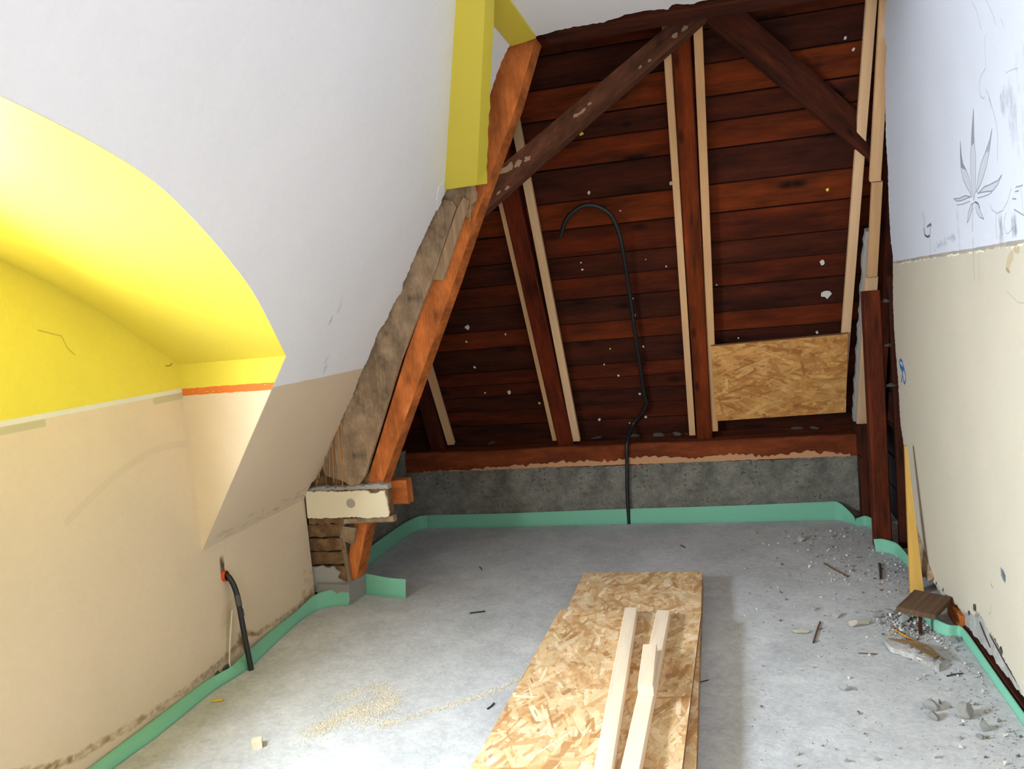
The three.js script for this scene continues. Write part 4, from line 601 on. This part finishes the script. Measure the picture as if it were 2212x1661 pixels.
// ---------------------------------------------------------------- rubble, splinters, dust
const rubbleMat = [[214, 212, 206], [188, 184, 178], [226, 216, 192]].map((c) => std({ color: rgb(...c), bumpMap: sized(plasterBump, 0.15, 0.15), bumpScale: 0.006 }));
const rocks = [
  [0.395, -4.959, 0.03, 1.5, 0.8, 'pale flat rubble piece alone near the back, in front of the right corner', 0], [0.342, -3.869, 0.016, 1.2, 0.9, 'small pale rubble piece left of the cream plaster piece', 0],
  [0.259, -3.611, 0.024, 1.7, 0.6, 'flat white plaster chip beside a dark twig, nearest the strand boards', 2], [0.511, -3.7, 0.03, 1.9, 0.7, 'large cream plaster piece left of the jutting board offcut', 2],
  [0.37, -3.087, 0.02, 1.2, 0.8, 'pale crumb of rubble lying alone mid-floor right of the boards', 0], [0.631, -2.967, 0.028, 1.1, 1.0, 'rough grey rubble lump, left one of the foreground group', 1],
  [0.622, -2.9, 0.02, 1.3, 0.9, 'small rubble lump just in front of the left foreground lump', 1], [0.727, -2.926, 0.035, 1.1, 1.0, 'largest rubble lump of the foreground group by the right wall', 1],
  [0.754, -2.837, 0.026, 1.2, 0.8, 'pale rubble lump nearest the viewer by the right wall', 0], [0.7, -3.74, 0.028, 1.2, 0.8, 'pale rubble piece under the jutting board offcut', 0],
  [0.76, -3.8, 0.022, 1.2, 0.9, 'grey rubble piece behind the prop stick', 1], [0.43, -3.79, 0.02, 1.3, 0.8, 'pale rubble pair piece behind the cream plaster piece', 0],
  [0.847, -3.54, 0.022, 1.2, 0.8, 'grey rubble piece against the foam by the timber block', 1], [0.66, -3.83, 0.022, 1.3, 0.7, 'grey rubble piece in the heap before the leaning batten', 1],
  [0.6, -3.79, 0.02, 1.2, 0.8, 'small grey rubble piece at the left end of the heap', 1], [0.73, -2.78, 0.014, 1.2, 0.8, 'tiny grey crumb in front of the pale foreground lump', 1],
];
rocks.forEach(([x, z, r, sx, sy, label, m]) => { const o = mesh('rubble_piece', lump(r, sx, sy, 1, 2, 0.2), rubbleMat[m], scene, thing(label, 'rubble', 'rubble on the floor')); o.position.set(x, 0.001, z); o.rotation.y = rnd() * 6; });
// broken slab of plaster with lath
{ const s = group('plaster_fragment', thing('long broken slab of plaster with reeds, lying on the floor by the right wall', 'plaster'));
  s.position.set(0.66, 0.0, -3.42);
  const o = ragged([[-0.09, 0.1], [-0.02, 0.09], [0.05, 0.02], [0.085, -0.09], [0.07, -0.16], [0.04, -0.13], [-0.02, -0.05], [-0.075, 0.0]], 0.02, 0.008).map(([a, b]) => [a, b]);
  mesh('slab', (() => { const g = slab(o, 0.022, V(0, 0, 0), X, V(0, 0, -1), Y); g.rotateX(0.05); g.translate(0, 0.004, 0); return g; })(), M.undercoat, s);
  for (let i = 0; i < 6; i++) mesh('reed', tube([[-0.07 + i * 0.01, 0.03, -0.06 + rr(-0.01, 0.01)], [0.0 + i * 0.012, 0.034, 0.0], [0.06 + i * 0.006, 0.03, 0.1 + rr(-0.02, 0.02)]], 0.0028, 8, false, 5), std({ color: rgb(120, 92, 58) }), s);
  for (let i = 0; i < 9; i++) { const c = mesh('crumb', lump(rr(0.008, 0.018), 1.2, 0.8, 1), rubbleMat[1], s); c.position.set(rr(-0.03, 0.06), 0.022, rr(-0.08, 0.12)); } }
// splinters and twigs
const sticks = [[0.467, -4.532, 0.557, -4.317, 0.005, [112, 70, 36], 'thin brown splinter lying slanted on the floor near the upright post'], [0.74, -4.51, 0.705, -4.281, 0.008, [70, 40, 26], 'dark splinter standing out before the leaning batten'], [0.355, -3.722, 0.302, -3.496, 0.005, [104, 70, 44], 'brown twig beside the flat white plaster chip'], [0.464, -3.404, 0.533, -3.398, 0.003, [110, 74, 50], 'short brown splinter left of the broken plaster slab'], [0.741, -3.214, 0.802, -3.24, 0.004, [70, 70, 72], 'dark short splinter behind the foreground rubble'], [-1.298, -3.794, -1.225, -3.82, 0.005, [52, 52, 54], 'dark bent twig on the shaded floor left of the boards'], [-0.939, -2.843, -0.926, -2.89, 0.004, [58, 58, 60], 'short dark twig on the bright floor left of the boards'], [0.64, -3.643, 0.72, -3.47, 0.006, [196, 136, 52], 'yellow-brown splinter on the broken plaster slab'], [-0.303, -4.9, -0.274, -4.843, 0.003, [50, 36, 26], 'tiny dark splinter behind the far end of the boards'], [-1.458, -4.521, -1.427, -4.462, 0.003, [44, 34, 26], 'tiny dark splinter on the dim floor in front of the back wall'], [-0.159, -3.111, -0.124, -3.132, 0.003, [60, 52, 40], 'small dark splinter in the shadow of the boards']];
sticks.forEach(([x0, z0, x1, z1, r, c, label]) => mesh('splinter', tube([[x0, r * 0.9, z0], [(x0 + x1) / 2 + rr(-0.004, 0.004), r * 1.1, (z0 + z1) / 2], [x1, r * 0.9, z1]], r * 0.8, 8, false, 5), std({ color: rgb(...c) }), scene, thing(label, 'splinter', 'splinters on the floor')));
{ const o = mesh('wood_offcut', box(-0.018, 0.018, 0, 0.026, -0.02, 0.02, 0.002), M.paleBatten, scene, thing('tiny pale wooden cube on the floor near the left wall', 'offcut')); o.position.set(-1.72, 0, -2.514); o.rotation.y = 0.5; }
mesh('wood_chip', bar(V(-2.12, 0.004, -2.82), V(-2.075, 0.005, -2.835), 0.014, 0.005, Y, 0.001), std({ color: rgb(222, 180, 40) }), scene, thing('yellow wood chip on the floor near the left foam strip', 'chip'));
// sawdust and grit: nobody could count it
function scatter(name, label, cat, n, place, size, colors) {
  const g = new THREE.TetrahedronGeometry(1, 0), im = new THREE.InstancedMesh(g, std({ color: 0xffffff }), n), m = new THREE.Matrix4(), q = new THREE.Quaternion(), e = new THREE.Euler();
  for (let i = 0; i < n; i++) { const [x, z] = place(), s = size(); e.set(rnd() * 6, rnd() * 6, rnd() * 6); q.setFromEuler(e); m.compose(V(x, s * 0.4, z), q, V(s * rr(0.6, 1.8), s * 0.7, s)); im.setMatrixAt(i, m); im.setColorAt(i, rgb(...colors[Math.floor(rnd() * colors.length)]).multiplyScalar(rr(0.8, 1.1))); }
  finish(im, name, scene, { label, category: cat, kind: 'stuff' });
}
const gauss = () => (rnd() + rnd() + rnd() + rnd() - 2) * 0.86;
const dustLines = [[[-1.56, -2.62], [-1.53, -2.67], [-1.488, -2.777], [-1.418, -2.837], [-1.335, -2.83]], [[-1.335, -2.83], [-1.37, -2.93], [-1.47, -3.0]], [[-1.49, -3.0], [-1.54, -2.92], [-1.6, -2.83]], [[-1.32, -2.7], [-1.273, -2.72], [-1.129, -2.839], [-0.978, -2.962], [-0.862, -3.109]], [[-1.45, -2.78], [-1.36, -2.72]]];
scatter('sawdust', 'pale sawdust swept into a patch and a trail left of the boards', 'sawdust', 9000, () => { const w = rnd(), L = dustLines[w < 0.45 ? 0 : w < 0.62 ? 1 : w < 0.7 ? 2 : w < 0.9 ? 3 : 4], k = Math.floor(rnd() * (L.length - 1)), t = rnd(), s = (L === dustLines[3] ? 0.016 : 0.045) * (rnd() < 0.3 ? 2 : 1); return [lerp(L[k][0], L[k + 1][0], t) + gauss() * s, lerp(L[k][1], L[k + 1][1], t) + gauss() * s * 1.3]; }, () => rr(0.0012, 0.0032), [[222, 208, 184], [214, 198, 172], [232, 222, 202]]);
scatter('grit', 'grey grit and crumbs of plaster strewn along the right side of the floor', 'grit', 5200, () => { const w = rnd(); if (w < 0.45) return [0.72 + gauss() * 0.12, -3.72 + gauss() * 0.16]; if (w < 0.65) return [0.86 - Math.abs(gauss()) * 0.22, rr(-4.7, -2.2)]; if (w < 0.8) return [0.55 + gauss() * 0.25, rr(-5.2, -4.2)]; return [rr(0.0, 0.88), rr(-5.2, -2.2)]; }, () => (rnd() < 0.12 ? rr(0.005, 0.011) : rr(0.0012, 0.0042)), [[176, 172, 166], [150, 146, 140], [206, 202, 194], [112, 104, 96]]);

renderer.render(scene, camera);
